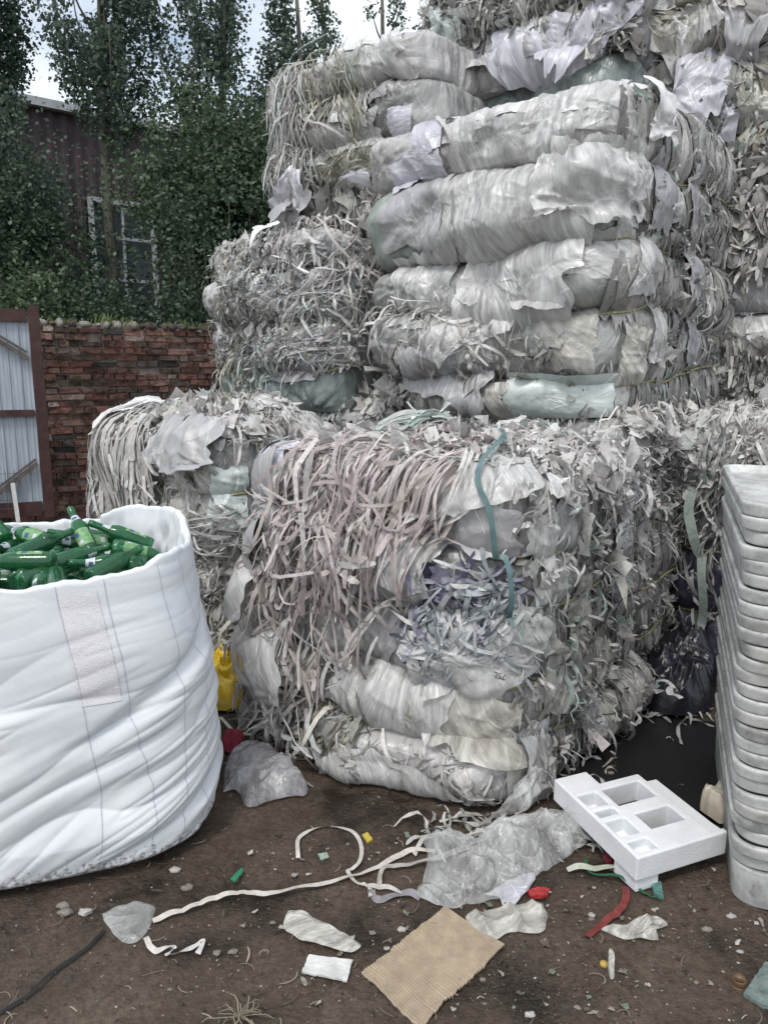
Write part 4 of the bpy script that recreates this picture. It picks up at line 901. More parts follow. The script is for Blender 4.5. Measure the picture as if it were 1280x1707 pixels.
# ------------------------------------------------------------------ brick wall
M_mortar = simple('mortar', (.27, .23, .20), .95, (14, .45), .8, bscale=40)
M_stone = simple('pale_stone', (.36, .34, .30), .9, (9, .4), .6)
def brick_wall():
    p0 = Vector((-3.75, 6.55, 0)); p1 = Vector((-.3, 9.15, 0)); Lw = (p1-p0).length; u = (p1-p0).normalized(); nrm = Vector((u.y, -u.x, 0))
    R = Matrix((u, -nrm, Vector((0, 0, 1)))).transposed(); Hh = 2.04
    w0 = thing('brick_wall', 'weathered red brick wall with crumbling pale stones along its top', 'wall', tuple((p0+p1)/2))
    m = MB(); m.box((p0+p1)/2+Vector((0, 0, Hh/2))-nrm*.16, (Lw, .27, Hh), R); m.build('mortar_bed', M_mortar, w0)
    m = MB(); rng = random.Random(5); row = 0; z = 0
    while z < Hh-.04:
        x = -.12*(row % 2)-rng.random()*.03
        while x < Lw:
            bl = .205 if rng.random() < .7 else .10
            bh = .054+rng.uniform(-.003, .003)
            if rng.random() > .012:
                dep = rng.choice([0, .003, .006, .012, .02]) * (1 if rng.random() < .7 else 1.6)
                c = p0+u*(x+bl/2)+Vector((0, 0, z+bh/2+rng.uniform(-.003, .003)))+nrm*(-.045+.012-dep)
                t = rng.random(); h = z/Hh
                base = [(.12, .060, .050), (.15, .075, .060), (.09, .055, .047), (.18, .11, .09), (.08, .062, .052), (.14, .09, .072), (.11, .058, .052)][rng.randrange(7)]
                if rng.random() < .10: base = (.24, .19, .165)
                if rng.random() < .10: base = (.055, .05, .045)
                k = rng.uniform(1.2, 2.1)
                Rj = R @ Matrix.Rotation(rng.gauss(0, .02), 3, 'Y')
                m.box(c, (bl-rng.uniform(.006, .02), .1, bh-rng.uniform(.001, .012)), Rj, .006, tuple(b_*k*(1+.5*float(pn(x*1.3, z*2.1, 4.0))) for b_ in base))
            x += bl+.006
        z += .0615; row += 1
    m.build('brick_courses', M_brick, w0, cols=True)
    x = 0; k = 0
    stones = MB()
    while x < Lw:
        wd = rng.uniform(.06, .2); hh = rng.uniform(.03, .075)
        c = p0+u*(x+wd/2)+Vector((0, 0, Hh+.008))-nrm*(.05+rng.uniform(0, .03))
        # rounded lump
        for q in range(1):
            V = []; F = []; nA, nB = 9, 6; sx = rng.random()*9
            for i in range(nA):
                for j in range(nB):
                    a = 2*PI*i/nA; e = PI*(j/(nB-1)-.5)
                    r = 1+.25*float(pn(math.cos(a)*1.3+sx, math.sin(a)*1.3, e))
                    v = Vector((math.cos(a)*math.cos(e)*wd/2*r, math.sin(a)*math.cos(e)*.09*r, math.sin(e)*hh*.8*r))
                    V.append(c+R @ v)
            F = [((i % nA)*nB+j, ((i+1) % nA)*nB+j, ((i+1) % nA)*nB+j+1, (i % nA)*nB+j+1) for i in range(nA) for j in range(nB-1)]
            cc = (.36, .34, .31) if rng.random() < .3 else ((.12, .10, .09) if rng.random() < .6 else (.22, .15, .12))
            stones.add(V, F, cc)
        x += wd*rng.uniform(.8, 1.2)
    stones.build('coping_stones', M_brick, w0, True, True)
    # weeds growing on top
    rng2 = np.random.default_rng(3); n = 260; seg = 5
    xs = rng2.uniform(.2, Lw, n); clump = pn(xs*2.2, 3.3); hgt = np.clip(.03+.10*clump+rng2.uniform(0, .05, n), .015, .2)
    P = np.zeros((n, seg, 3)); dr = rng2.normal(0, .35, (n, 2))
    for i in range(seg):
        t = i/(seg-1); P[:, i, 0] = p0.x+u.x*xs+dr[:, 0]*hgt*t*t; P[:, i, 1] = p0.y+u.y*xs+dr[:, 1]*hgt*t*t+.03; P[:, i, 2] = Hh+.02+hgt*t
    nn = np.zeros_like(P); nn[..., 1] = -1; nn[..., 0] = rng2.normal(0, .4, (n, 1))
    V, F, C = ribbons(P, nn, np.full(n, .012), np.array([(.10, .14, .05)])*rng2.uniform(.6, 2.0, (n, 1)))
    o = obj_np('wall_weeds', V, F, M_leaf, None, cols=C); tag(o, 'thin green weeds growing out of the brick wall top', 'weeds', kind='stuff')
brick_wall()
# ------------------------------------------------------------------ gate
M_redframe = simple('red_frame_paint', (.052, .020, .018), .65, (9, .45), .4)
M_sheetmetal = simple('grey_blue_sheet', (.36, .41, .46), .5, (5, .16), .12, scl=(6, 6, .5))
M_wire = simple('wire', (.12, .12, .12), .5, (9, .2), 0, metal=.6)
M_whitepaint = simple('white_paint', (.66, .66, .64), .5, (12, .2), .2)
def gate():
    pr = Vector((-2.86, 6.50, 0)); pl = Vector((-4.2, 5.95, 0)); u = (pl-pr).normalized(); Lg = (pl-pr).length; nrm = Vector((-u.y, u.x, 0))
    if nrm.y > 0: nrm = -nrm
    R = Matrix((u, -nrm, Vector((0, 0, 1)))).transposed(); zb, zt = .40, 2.08
    g = thing('metal_gate', 'grey-blue corrugated sheet gate with dark red frame beside the brick wall', 'gate', tuple((pr+pl)/2))
    P = lambda a, z, o=0: pr+u*a+Vector((0, 0, z))+nrm*o
    m = MB(); m.box(P(.055, (zb+zt)/2+.02), (.085, .06, zt-zb+.1), R, .002); m.build('stile', M_redframe, g)
    m = MB(); m.box(P(Lg/2+.055, zt-.01), (Lg-.115, .055, .10), R); m.build('rail', M_redframe, g)
    m = MB(); m.box(P(Lg/2+.055, zb+.05), (Lg-.115, .055, .12), R); m.build('rail', M_redframe, g)
    m = MB(); m.box(P(Lg/2+.055, 1.27, .012), (Lg-.115, .045, .055), R); m.build('rail', M_redframe, g)
    # corrugated sheet
    n = 400; xs = np.linspace(.10, Lg, n); V = []
    for z in (zb+.02, zt-.03):
        for x in xs:
            ph = (x/.09) % 1; o = -.012+(.010 if ph < .15 else 0)+.0012*math.sin(x*200)
            V.append(P(x, z, o))
    F = [(i, i+1, n+i+1, n+i) for i in range(n-1)]
    obj_np('sheet_panel', np.array(V), F, M_sheetmetal, g, smooth=False)
    def brace(a0, z0, a1, z1):
        c = (P(a0, z0, .035)+P(a1, z1, .035))/2; d = P(a1, z1)-P(a0, z0); an = math.atan2(d.z, d.dot(u))
        m = MB(); m.box(c, (d.length, .03, .035), R @ Matrix.Rotation(-an, 3, 'Y')); m.box(c+Vector((0, 0, .045)), (d.length*.97, .02, .02), R @ Matrix.Rotation(-an, 3, 'Y'))
        m.build('brace', M_rust, g)
    brace(.12, 1.72, .62, 2.06); brace(.12, .84, .60, .48)
    m = MB()
    for i in range(12): m.tube([P(.3+.07*i, .45, .06), P(.3+.07*i, .80, .06)], .0022, 5)
    for i in range(5): m.tube([P(.28, .47+.075*i, .063), P(1.15, .47+.075*i, .063)], .0022, 5)
    m.build('wire_mesh', M_wire, g)
    m = MB(); m.box(P(.31, .52, .075), (.035, .008, .34), R @ Matrix.Rotation(.05, 3, 'Y'), .002); tag(m.build('white_slat', M_whitepaint, g), 'narrow white slat')
    # dark box added to stand in for the shade behind / below the gate
    m = MB(); m.box(P(Lg/2, .16, -.05), (Lg+.1, .14, .2), R); m.build('gate_shade_box', M_rust, g)
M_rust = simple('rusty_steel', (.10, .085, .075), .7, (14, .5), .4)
gate()
# ------------------------------------------------------------------ warehouse behind the trees
M_clad = simple('maroon_cladding', (.052, .031, .042), .65, (3, .3), .1)
M_trim = simple('pale_trim', (.42, .43, .45), .5, (6, .2), .1)
M_darkglass = simple('dark_glass', (.06, .07, .085), .12, (2, .3), 0)
def warehouse():
    a = Vector((-6.2, 11.5, 0)); b_ = Vector((1.6, 17.5, 0)); u = (b_-a).normalized(); nrm = Vector((u.y, -u.x, 0)); Lw = (b_-a).length
    R = Matrix((u, -nrm, Vector((0, 0, 1)))).transposed()
    g = thing('warehouse', 'dark maroon warehouse with a pale roof edge, mostly hidden by trees', 'building', tuple((a+b_)/2))
    P = lambda x, z, o=0: a+u*x+Vector((0, 0, z))+nrm*o
    n = int(Lw/.05); V = []
    for i in range(n+1):
        x = i*.05; o = .02 if (i % 4) < 2 else -.015
        V += [P(x, 0, o), P(x, 5.55, o)]
    obj_np('cladding', np.array(V), [(2*i, 2*i+2, 2*i+3, 2*i+1) for i in range(n)], M_clad, g, smooth=False)
    m = MB(); m.box(P(Lw/2, 5.58, .05), (Lw+.3, .18, .12), R); m.build('roof_edge', M_trim, g)
    m = MB(); m.box(P(Lw/2, 5.1, -4.1), (Lw+.2, 8.0, .1), R @ Matrix.Rotation(.10, 3, 'X')); m.box(P(Lw/2, 3, -8), (Lw, .2, 6), R); m.build('roof', M_trim, g)
    # tall window
    cx = 2.42; w2 = .50; z0, z1 = 2.0, 4.3
    w_ = MB(); w_.box(P(cx, (z0+z1)/2, .03), (w2*2, .02, z1-z0), R); w_.build('window_pane', M_darkglass, g)
    m = MB()
    for x in (-w2, w2): m.box(P(cx+x, (z0+z1)/2, .09), (.07, .07, z1-z0+.07), R)
    m.box(P(cx, z1, .092), (w2*2-.08, .07, .075), R)
    m.box(P(cx, (z0+z1)/2, .08), (.04, .03, z1-z0-.09), R)
    for z in (3.75, 3.1, 2.5): m.box(P(cx, z, .10), (w2*2-.08, .02, .045), R)
    m.build('window_frame', M_trim, g)
    m = MB(); m.tube([P(6.3, 5.2, .6), P(7.0, 4.4, .5), P(7.2, 3.4, .5)], .03); m.build('downpipe', M_rust, g)
warehouse()
# ------------------------------------------------------------------ trees
M_bark = simple('bark', (.13, .12, .10), .9, (12, .35), .6, scl=(4, 4, .6))
def leaves(name, centers, sizes, parent, rng, base=(.080, .125, .095), spread=.35, up=.3):
    n = len(centers)
    d = rng.normal(size=(n, 3)); d /= np.linalg.norm(d, axis=1)[:, None]
    nrm = rng.normal(size=(n, 3))+np.array([0, -.5, up]); nrm /= np.linalg.norm(nrm, axis=1)[:, None]
    b = np.cross(nrm, d); b /= np.linalg.norm(b, axis=1)[:, None]+1e-6; d = np.cross(b, nrm)
    s = sizes[:, None]
    V = np.stack([centers-d*s*.5, centers+b*s*.36-d*s*.08+nrm*s*.08, centers+d*s*.55, centers-b*s*.36-d*s*.08+nrm*s*.08], 1).reshape(-1, 3)
    F = np.arange(n*4).reshape(n, 4)
    k = rng.uniform(.6, 1.45, (n, 1)); C = np.array(base)*k; C = C+rng.uniform(0, .025, (n, 1))*np.array([1, 1, .3])
    return obj_np(name, V, F, M_leaf, parent, cols=np.repeat(C, 4, 0), smooth=False)
def poplar(x, y, h, label, nl=15000, lean=0, width=.9, seed=0, low=1.2, tops=6, group='poplars behind the wall'):
    rng = np.random.default_rng(seed+500); t = thing('poplar_tree', label, 'tree', (x, y, 0), group)
    m = MB(); tr = []
    for i in range(12):
        f = i/11; tr.append((x+lean*f*h*.1+.08*math.sin(f*5+seed), y+.06*math.cos(f*4+seed), f*h*.93))
    m.tube(tr, [.09*(1-.85*i/11)+.008 for i in range(12)], 8); m.build('trunk', M_bark, t, True)
    cl = []; m = MB()
    nb = 34
    for k in range(nb):
        f = (k+.5)/nb; z0 = low*.5+(h*.86-low*.5)*f; an = rng.uniform(0, 6.28)
        ln = (1.72-1.02*f)*rng.uniform(.6, 1.15)*width
        bx = x+lean*z0*.1; p = [(bx, y, z0)]
        for q in range(1, 5):
            qq = q/4; rr = ln*.62*(1-(1-qq)**1.7); p.append((bx+math.cos(an)*rr, y+math.sin(an)*rr, z0+ln*1.15*qq**1.15))
        m.tube(p, [.022, .017, .012, .008, .004], 5)
        cl.append((np.array(p), ln))
    m.build('branch', M_bark, t, True)
    C = []
    for p, ln in cl:
        per = max(60, int(nl/nb*(ln/width)**1.3/1.1))
        tt = rng.beta(1.6, 1.2, per)*4; i = np.minimum(tt.astype(int), 3); f = (tt-i)[:, None]; c = p[i]*(1-f)+p[i+1]*f
        # sub twigs: cluster
        nk = 14; tw = rng.normal(0, 1, (nk, 3))*np.array([.16, .16, .20])*ln; ki = rng.integers(0, nk, per)
        C.append(c+tw[ki]*.8+rng.normal(0, .055, (per, 3)))
    C = np.concatenate(C); dn = pn(C[:, 0]*1.9, C[:, 2]*1.5, C[:, 1]*1.5+seed)+.5*pn(C[:, 0]*5, C[:, 2]*5, C[:, 1]*5); hi = np.clip((C[:, 2]-4.6)/2, 0, 1)
    C = C[dn > (-.35+.50*hi)*1.0-.12]; leaves('crown', C, rng.uniform(.025, .072, len(C)), t, rng)
def shrub(x, y, z, rx, rz, label, n, seed, base=(.04, .075, .045)):
    rng = np.random.default_rng(seed+900); t = thing('shrub', label, 'shrub', (x, y, 0), 'bushy growth behind the wall')
    m = MB(); C = []
    for k in range(26):
        d = rng.normal(size=3); d /= np.linalg.norm(d); r = rng.uniform(.35, 1)**.5
        c = np.array([x+d[0]*rx*r, y+d[1]*.5*r, z+d[2]*rz*r]); m.tube([(x+(c[0]-x)*.3, y, .0), (x*.5+c[0]*.5, y, c[2]*.5), tuple(c)], [.03, .02, .006], 5)
        k_ = n//26; q = rng.normal(0, 1, (k_, 3))*np.array([.34, .28, .3]); C.append(c+q)
    m.build('stems', M_bark, t, True)
    C = np.concatenate(C); dn = pn(C[:, 0]*2.2, C[:, 2]*2.2, C[:, 1]*2)+.5*pn(C[:, 0]*6, C[:, 2]*6, C[:, 1]*6); C = C[dn > -.22]; leaves('crown', C, rng.uniform(.035, .065, len(C)), t, rng, base)
PL = [(-5.15, 9.8, 8.3, 'poplar at the far left edge of the photo', 0, .60), (-4.62, 9.6, 8.0, 'leafy poplar with a narrow top just left of the open sky gap', 0, .52), (-3.3, 9.8, 8.4, 'poplar rising over the white window frame', .02, .66),
      (-2.0, 10.2, 8.8, 'tall dense poplar right of the white window frame', 0, .82), (-1.15, 10.6, 7.0, 'shorter poplar just left of the tall bale tower', 0, .6),
      (-.85, 11.6, 7.9, 'poplar top showing left of the cloud, above the topmost left bale', 0, .6), (.05, 12.0, 7.7, 'poplar top right above the topmost left bale', 0, .56),
      (.72, 13.0, 7.0, 'small thin poplar top in the gap before the green scraps bale', 0, .4)]
for i, (x, y, h, lab, le, wd) in enumerate(PL): poplar(x, y, h, lab, [26000, 24000, 24000, 34000, 22000, 16000, 16000, 7000][i], le, wd, i, low=[1.2, 5.0, 8.4, 2, 2, 2, 2, 2][i])
SH = [(-5.2, 8.7, 2.5, .9, 1.2, 'dark shrub above the metal gate'), (-4.2, 8.5, 2.1, .6, .7, 'lighter green shrub at the left end of the brick wall'), (-3.15, 9.0, 1.9, .6, .35, 'low shrub under the white window frame'),
      (-1.9, 9.2, 2.7, .7, 1.2, 'dense shrub right of the white window frame'), (-1.3, 9.5, 2.8, .9, 1.3, 'dense shrub behind the right end of the brick wall'), (-.4, 10.2, 3.0, .9, 1.4, 'shrub hidden behind the small bale tower'),
      (-4.75, 8.9, 3.5, .6, .9, 'tall leafy growth at the left edge under the poplars'), (-2.1, 9.7, 3.8, .7, .8, 'leafy growth below the warehouse roof edge'), (-1.5, 9.8, 3.9, .9, .7, 'leafy growth left of the fringed bale'), (-3.95, 9.6, 2.6, .25, .9, 'narrow dark growth left of the white window frame')]
for i, (x, y, z, rx, rz, lab) in enumerate(SH): shrub(x, y, z, rx, rz, lab, 17000 if rx > .4 else 8000, i, [(.06, .10, .07), (.085, .135, .075), (.05, .09, .065)][i % 3])
# ------------------------------------------------------------------ big white woven sack
def fabric_mat():
    m, t, b, o = newmat('woven_white_fabric'); K = t.links.new
    tc = t.nodes.new('ShaderNodeTexCoord')
    n = N(t, 'ShaderNodeTexNoise', Scale=3.0, Detail=6.0, Roughness=.6); K(tc.outputs['UV'], n.inputs['Vector'])
    r = ramp(t, [(.3, (.70, .73, .77)), (.6, (.82, .84, .86))]); K(n.outputs[0], r.inputs[0])
    # mud at the hem
    g = t.nodes.new('ShaderNodeSeparateXYZ'); K(tc.outputs['UV'], g.inputs[0])
    n2 = N(t, 'ShaderNodeTexNoise', Scale=55.0, Detail=6.0, Roughness=.7); K(tc.outputs['UV'], n2.inputs['Vector'])
    hm = t.nodes.new('ShaderNodeMapRange'); hm.inputs[1].default_value = .0; hm.inputs[2].default_value = .17; hm.inputs[3].default_value = .27; hm.inputs[4].default_value = -.15; K(g.outputs[1], hm.inputs[0])
    ad = t.nodes.new('ShaderNodeMath'); ad.operation = 'ADD'; K(hm.outputs[0], ad.inputs[0]); K(n2.outputs[0], ad.inputs[1])
    r2 = ramp(t, [(.60, (0, 0, 0)), (.70, (.85, .85, .85))]); K(ad.outputs[0], r2.inputs[0])
    c = mixc(t, r.outputs[0], (.20, .175, .16), r2.outputs[0])
    K(c, b.inputs['Base Color']); b.inputs['Roughness'].default_value = .5; b.inputs['Specular IOR Level'].default_value = .35
    w1 = N(t, 'ShaderNodeTexWave', Scale=90.0, Distortion=.6); K(tc.outputs['UV'], w1.inputs['Vector'])
    w2 = N(t, 'ShaderNodeTexWave', Scale=90.0, Distortion=.6, bands_direction='Y'); K(tc.outputs['UV'], w2.inputs['Vector'])
    s = t.nodes.new('ShaderNodeMath'); s.operation = 'ADD'; K(w1.outputs[0], s.inputs[0]); K(w2.outputs[0], s.inputs[1])
    n3 = N(t, 'ShaderNodeTexNoise', Scale=26.0, Detail=4.0); K(tc.outputs['UV'], n3.inputs['Vector'])
    s2 = t.nodes.new('ShaderNodeMath'); s2.operation = 'MULTIPLY_ADD'; K(n3.outputs[0], s2.inputs[0]); s2.inputs[1].default_value = 3.0; K(s.outputs[0], s2.inputs[2])
    bp = N(t, 'ShaderNodeBump', Strength=.22, Distance=.003); K(s2.outputs[0], bp.inputs['Height']); K(bp.outputs[0], b.inputs['Normal'])
    tr = t.nodes.new('ShaderNodeBsdfTranslucent'); K(c, tr.inputs[0]); ms = t.nodes.new('ShaderNodeMixShader'); ms.inputs[0].default_value = .12
    K(b.outputs[0], ms.inputs[1]); K(tr.outputs[0], ms.inputs[2]); K(ms.outputs[0], o.inputs[0])
    return m
M_fab = fabric_mat()
M_web = simple('webbing', (.70, .69, .71), .7, (60, .06), .35, bscale=200)
M_stitch = simple('stitching', (.30, .29, .40), .8, (80, .3), 0)
BC = np.array([-1.19, 2.62])
def bag_pt(th, h, inner=0.0):
    """th: angle (rad) measured clockwise from -Y (front) towards +X (right); h height; -> xyz"""
    th = np.asarray(th, float); h = np.asarray(h, float)
    ph = th-.35
    ex = 3.2
    r0 = 1/((np.abs(np.cos(ph))**ex+np.abs(np.sin(ph))**ex)**(1/ex))
    prof = np.interp(h, [0, .05, .15, .35, .55, .75, .9, 1.05], [.50, .535, .555, .555, .545, .525, .50, .485])
    R = r0*prof*1.0
    Sx = th*.55
    # sagging folds in the lower two thirds
    q = h-.42*np.clip(th-.1, -.2, 1.3)**1.0*(1-np.clip(h, 0, 1))
    amp = np.interp(h, [0, .08, .2, .6, .78, 1.05], [.4, 1, 1, .8, .25, .12])
    w = .25*pn(Sx*1.7, h*2.1, 8)
    fold = .026*pn(Sx*1.3, (q+w*.4)*6, 1)-.016*np.exp(-np.abs(pn(Sx*1.6+5, (q+.2*w)*6, 3))*5)+.008*pn(Sx*2.4, (q+.1*w)*13, 5)
    fold += .0035*pn(Sx*6, q*20, 2)-.006*np.exp(-np.abs(pn(Sx*2.0+3, (q+.3*w)*15, 9))*6)
    big = -.045*np.exp(-((h-.47-.32*np.clip(th-.55, 0, 1))/.035)**2)*np.clip((th-.35)*2.5, 0, 1)*.6
    R = R+fold*amp+big+.02*pn(Sx*2, h*2, 3)
    vert = .008*pn(Sx*8, h*1.2, 7)*np.interp(h, [.7, 1.0], [0, 1]); R = R+vert
    R = R-inner
    return np.stack([BC[0]+np.sin(th)*R, BC[1]-np.cos(th)*R, h+0*th], -1)
def rim_h(th):
    return .985+.03*np.exp(-((th-1.15)/.2)**2)+.02*np.exp(-((th-2.9)/.15)**2)+.07*np.exp(-((np.abs(th-2.3))/.8)**2)+.012*pn(th*3, 1.5)+.007*pn(th*11, 2.5)-.02*np.exp(-((th-.2)/.6)**2)
def bag():
    g = thing('bulk_bag', 'large white woven bulk bag filled with green glass bottles', 'sack', (BC[0], BC[1], 0))
    nt_ = 900; th = np.linspace(-PI, PI, nt_, endpoint=False)
    hs = np.linspace(0, 1, 240); TH, U = np.meshgrid(th, hs, indexing='ij')
    RH = rim_h(TH); Hh = U*RH
    P = bag_pt(TH, Hh); P[..., 2] = np.maximum(P[..., 2], .004+.012*(pn(TH*4, 3)+.6)*(U < .02))
    # hem tucks under
    tuck = np.clip(1-Hh/.05, 0, 1)**2*.05; d = P[..., :2]-BC; d /= np.linalg.norm(d, axis=-1, keepdims=True); P[..., :2] -= d*tuck[..., None]
    rows = [P]; uvs = [np.stack([TH*.55, Hh], -1)]
    # rolled rim then inner wall
    for a in np.linspace(.3, PI, 8):
        Q = bag_pt(TH[:, :1], RH[:, :1]); dd = Q[..., :2]-BC; dd /= np.linalg.norm(dd, axis=-1, keepdims=True)
        rr = .010+.008*(pn(TH[:, :1]*3, 9.0)+.5)+.004*pn(TH[:, :1]*17, 2.0)
        Q = Q.copy(); Q[..., :2] -= dd*(rr*(1-np.cos(a)))[..., None]; Q[..., 2] += rr*np.sin(a)
        rows.append(Q); uvs.append(np.stack([TH[:, :1]*.55, RH[:, :1]+a*.02], -1))
    for k in range(1, 30):
        t = k/29; z = RH[:, :1]*(1-t)+.66*t
        Q = bag_pt(TH[:, :1], RH[:, :1]); dd = Q[..., :2]-BC; dd /= np.linalg.norm(dd, axis=-1, keepdims=True)
        rr = .020+.016*(pn(TH[:, :1]*3, 9.0)+.5)+.008*pn(TH[:, :1]*17, 2.0)+t*.03+(.03*pn(TH[:, :1]*5, t*3)+.02*pn(TH[:, :1]*13, t*5, 2))*min(1, t*3)
        Q = Q.copy(); Q[..., :2] -= dd*rr[..., None]; Q[..., 2] = z
        rows.append(Q); uvs.append(np.stack([TH[:, :1]*.55, 1.1+t*.3+0*z], -1))
    P = np.concatenate(rows, 1); UV = np.concatenate(uvs, 1)
    obj_np('bag_fabric', P.reshape(-1, 3), grid_faces(nt_, P.shape[1], True), M_fab, g, uv=UV.reshape(-1, 2))
    # seams: dark dashed stitching following the fabric
    def seam(ths, hs_, wd=.0022, dash=True, name='stitch_seam'):
        n = 260; t = np.linspace(0, 1, n); T = np.interp(t, np.linspace(0, 1, len(ths)), ths); Hq = np.interp(t, np.linspace(0, 1, len(hs_)), hs_)
        T = T+.02*pn(Hq*3.3, len(ths)+hs_[0])+.008*pn(Hq*12, len(ths)); Pp = bag_pt(T, Hq); Pm = bag_pt(T+.01, Hq)-bag_pt(T-.01, Hq); Pm /= np.linalg.norm(Pm, axis=-1, keepdims=True)
        out = (bag_pt(T, Hq)-np.array([BC[0], BC[1], 0])); out[:, 2] = 0; out /= np.linalg.norm(out, axis=-1, keepdims=True); Pp = Pp+out*.003
        V = []; F = []
        for i in range(n-1):
            if dash and i % 2: continue
            b0 = len(V); V += [Pp[i]-Pm[i]*wd/2, Pp[i]+Pm[i]*wd/2, Pp[i+1]+Pm[i+1]*wd/2, Pp[i+1]-Pm[i+1]*wd/2]; F.append((b0, b0+1, b0+2, b0+3))
        obj_np(name, np.array(V), F, M_stitch, g, smooth=False)
    seam([.44, .50, .56, .60, .55], [.975, .75, .5, .3, .04], .003)
    seam([.70, .74, .80, .86, .84], [.985, .75, .5, .3, .05], .003)
    seam([1.02, 1.05, 1.08, 1.05, 1.0], [1.0, .75, .5, .3, .06], .0015, False)
    seam([1.22, 1.26, 1.27, 1.22, 1.15], [1.0, .75, .5, .3, .08], .0015, False)
    # webbing strap sewn on
    tt = np.linspace(.47, .68, 14); hh = np.linspace(.60, .955, 60); TT, HH = np.meshgrid(tt, hh, indexing='ij'); TT = TT+(1-HH)*.22-.03
    Q = bag_pt(TT, HH); o_ = Q-np.array([BC[0], BC[1], 0]); o_[..., 2] = 0; o_ /= np.linalg.norm(o_, axis=-1, keepdims=True); Q = Q+o_*.0028
    obj_np('webbing_strap', Q.reshape(-1, 3), grid_faces(14, 60), M_web, g)
bag()
# ------------------------------------------------------------------ bottles
def glass():
    m, t, b, o = newmat('green_glass')
    b.inputs['Base Color'].default_value = (.08, .38, .17, 1); b.inputs['Roughness'].default_value = .07
    b.inputs['Transmission Weight'].default_value = .85; b.inputs['IOR'].default_value = 1.45; b.inputs['Specular IOR Level'].default_value = .6
    n = N(t, 'ShaderNodeTexNoise', Scale=30.0, Detail=4.0); r = ramp(t, [(.4, (.04, .04, .04)), (.7, (.28, .28, .28))]); t.links.new(n.outputs[0], r.inputs[0]); t.links.new(r.outputs[0], b.inputs['Roughness'])
    return m
M_glass = glass()
M_label = simple('green_label', (.16, .32, .14), .45, (60, .35), 0)
M_lwhite = simple('white_label', (.50, .54, .56), .45, (50, .15), 0)
M_lblue = simple('blue_print', (.05, .09, .22), .45, (40, .2), 0)
def lathe(prof, n=20):
    V = []; 
    for z, r in prof:
        for k in range(n):
            a = 2*PI*k/n; V.append((r*math.cos(a), r*math.sin(a), z))
    m = len(prof); F = [(i*n+k, i*n+(k+1) % n, (i+1)*n+(k+1) % n, (i+1)*n+k) for i in range(m-1) for k in range(n)]
    return V, F
PROF = [(.004, .0), (.0, .018), (.001, .027), (.006, .0315), (.02, .033), (.135, .033), (.150, .031), (.168, .0235), (.186, .0165), (.200, .0142), (.232, .0130), (.236, .0146), (.241, .0146), (.243, .0135), (.252, .0132), (.253, .0105), (.246, .0095), (.20, .0108), (.165, .019), (.13, .0300), (.02, .0300), (.008, .02), (.009, .0)]
def bottle_proto():
    g = thing('glass_bottle', 'x', 'bottle')
    V, F = lathe(PROF); obj_np('glass_body', np.array(V), F, M_glass, g)
    def wrap(r, z0, z1, a0, a1, mat, name, parent=None):
        n = 14; V = [(r*math.cos(a0+(a1-a0)*i/n), r*math.sin(a0+(a1-a0)*i/n), z) for z in (z0, z1) for i in range(n+1)]
        return obj_np(name, np.array(V), [(i, i+1, n+2+i, n+1+i) for i in range(n)], mat, parent or g)
    lb = wrap(.0334, .035, .115, -1.0, 1.0, M_label, 'front_label')
    wrap(.0336, .045, .062, -.75, -.1, M_lwhite, 'label_print', lb); wrap(.0336, .083, .102, -.85, -.25, M_lblue, 'label_print', lb)
    # tapered neck label
    n = 14; V = [(r*math.cos(-1.4+2.8*i/n), r*math.sin(-1.4+2.8*i/n), z) for z, r in ((.170, .0232), (.186, .0172), (.2, .0149)) for i in range(n+1)]
    nl = obj_np('neck_label', np.array(V), [(q*(n+1)+i, q*(n+1)+i+1, (q+1)*(n+1)+i+1, (q+1)*(n+1)+i) for q in range(2) for i in range(n)], M_lwhite, g)
    V = [(r*math.cos(-.5+1.0*i/6), r*math.sin(-.5+1.0*i/6), z) for z, r in ((.176, .0210), (.190, .0166)) for i in range(7)]
    obj_np('label_print', np.array(V), [(i, i+1, 8+i, 7+i) for i in range(6)], M_lblue, nl)
    return g
BP = bottle_proto()
def copy_tree(o, parent=None):
    c = o.copy(); COL.objects.link(c)
    if parent: c.parent = parent
    for ch in list(o.children): copy_tree(ch, c)
    return c
first = [True]
def place_bottle(p, d, roll, label, group):
    o = BP if first[0] else copy_tree(BP); first[0] = False
    d = Vector(d).normalized(); q = d.to_track_quat('Z', 'Y') @ Matrix.Rotation(roll, 3, 'Z').to_quaternion()
    o.location = Vector(p); o.rotation_mode = 'QUATERNION'; o.rotation_quaternion = q
    o['label'] = label; o['group'] = group
GB = 'green bottles heaped in the white bag'
def bot(px, py, z, d, roll, label):
    p = G(px, py, z); place_bottle(p, d, roll, label, GB)
bot(92, 935, .985, (-1, -.10, .02), 2.0, 'green bottle lying flat along the front rim, base to the right')
bot(232, 938, .965, (-.75, .25, -.45), 0, 'green bottle poking its base up at the right end of the heap')
bot(187, 912, 1.00, (.9, .35, -.35), 2, 'open-ended dark green bottle, base facing the camera, right of the centre')
bot(150, 965, .95, (.35, .85, .18), -1.6, 'green bottle lying nearly lengthwise, its neck pointing away from the camera, mid heap')
bot(155, 925, .93, (-.45, .5, .5), 1, 'bottle with its neck tilted up at the back of the heap')
bot(10, 900, .99, (-.6, .5, .35), -1.2, 'bottle at the far left sloping up with a white label')
bot(85, 905, .99, (-.85, .45, .12), 1, 'bottle sloping up left behind the flat one')
bot(60, 950, .95, (.8, .5, .2), -1.8, 'bottle with round blue and white neck label behind the flat one')
bot(245, 940, .945, (-.8, -.35, .1), 0, 'pale green bottle lying along the front rim at the right')
bot(20, 930, .96, (.5, .8, .2), -1, 'bottle end showing above the flat one at the far left')
rb = random.Random(11)
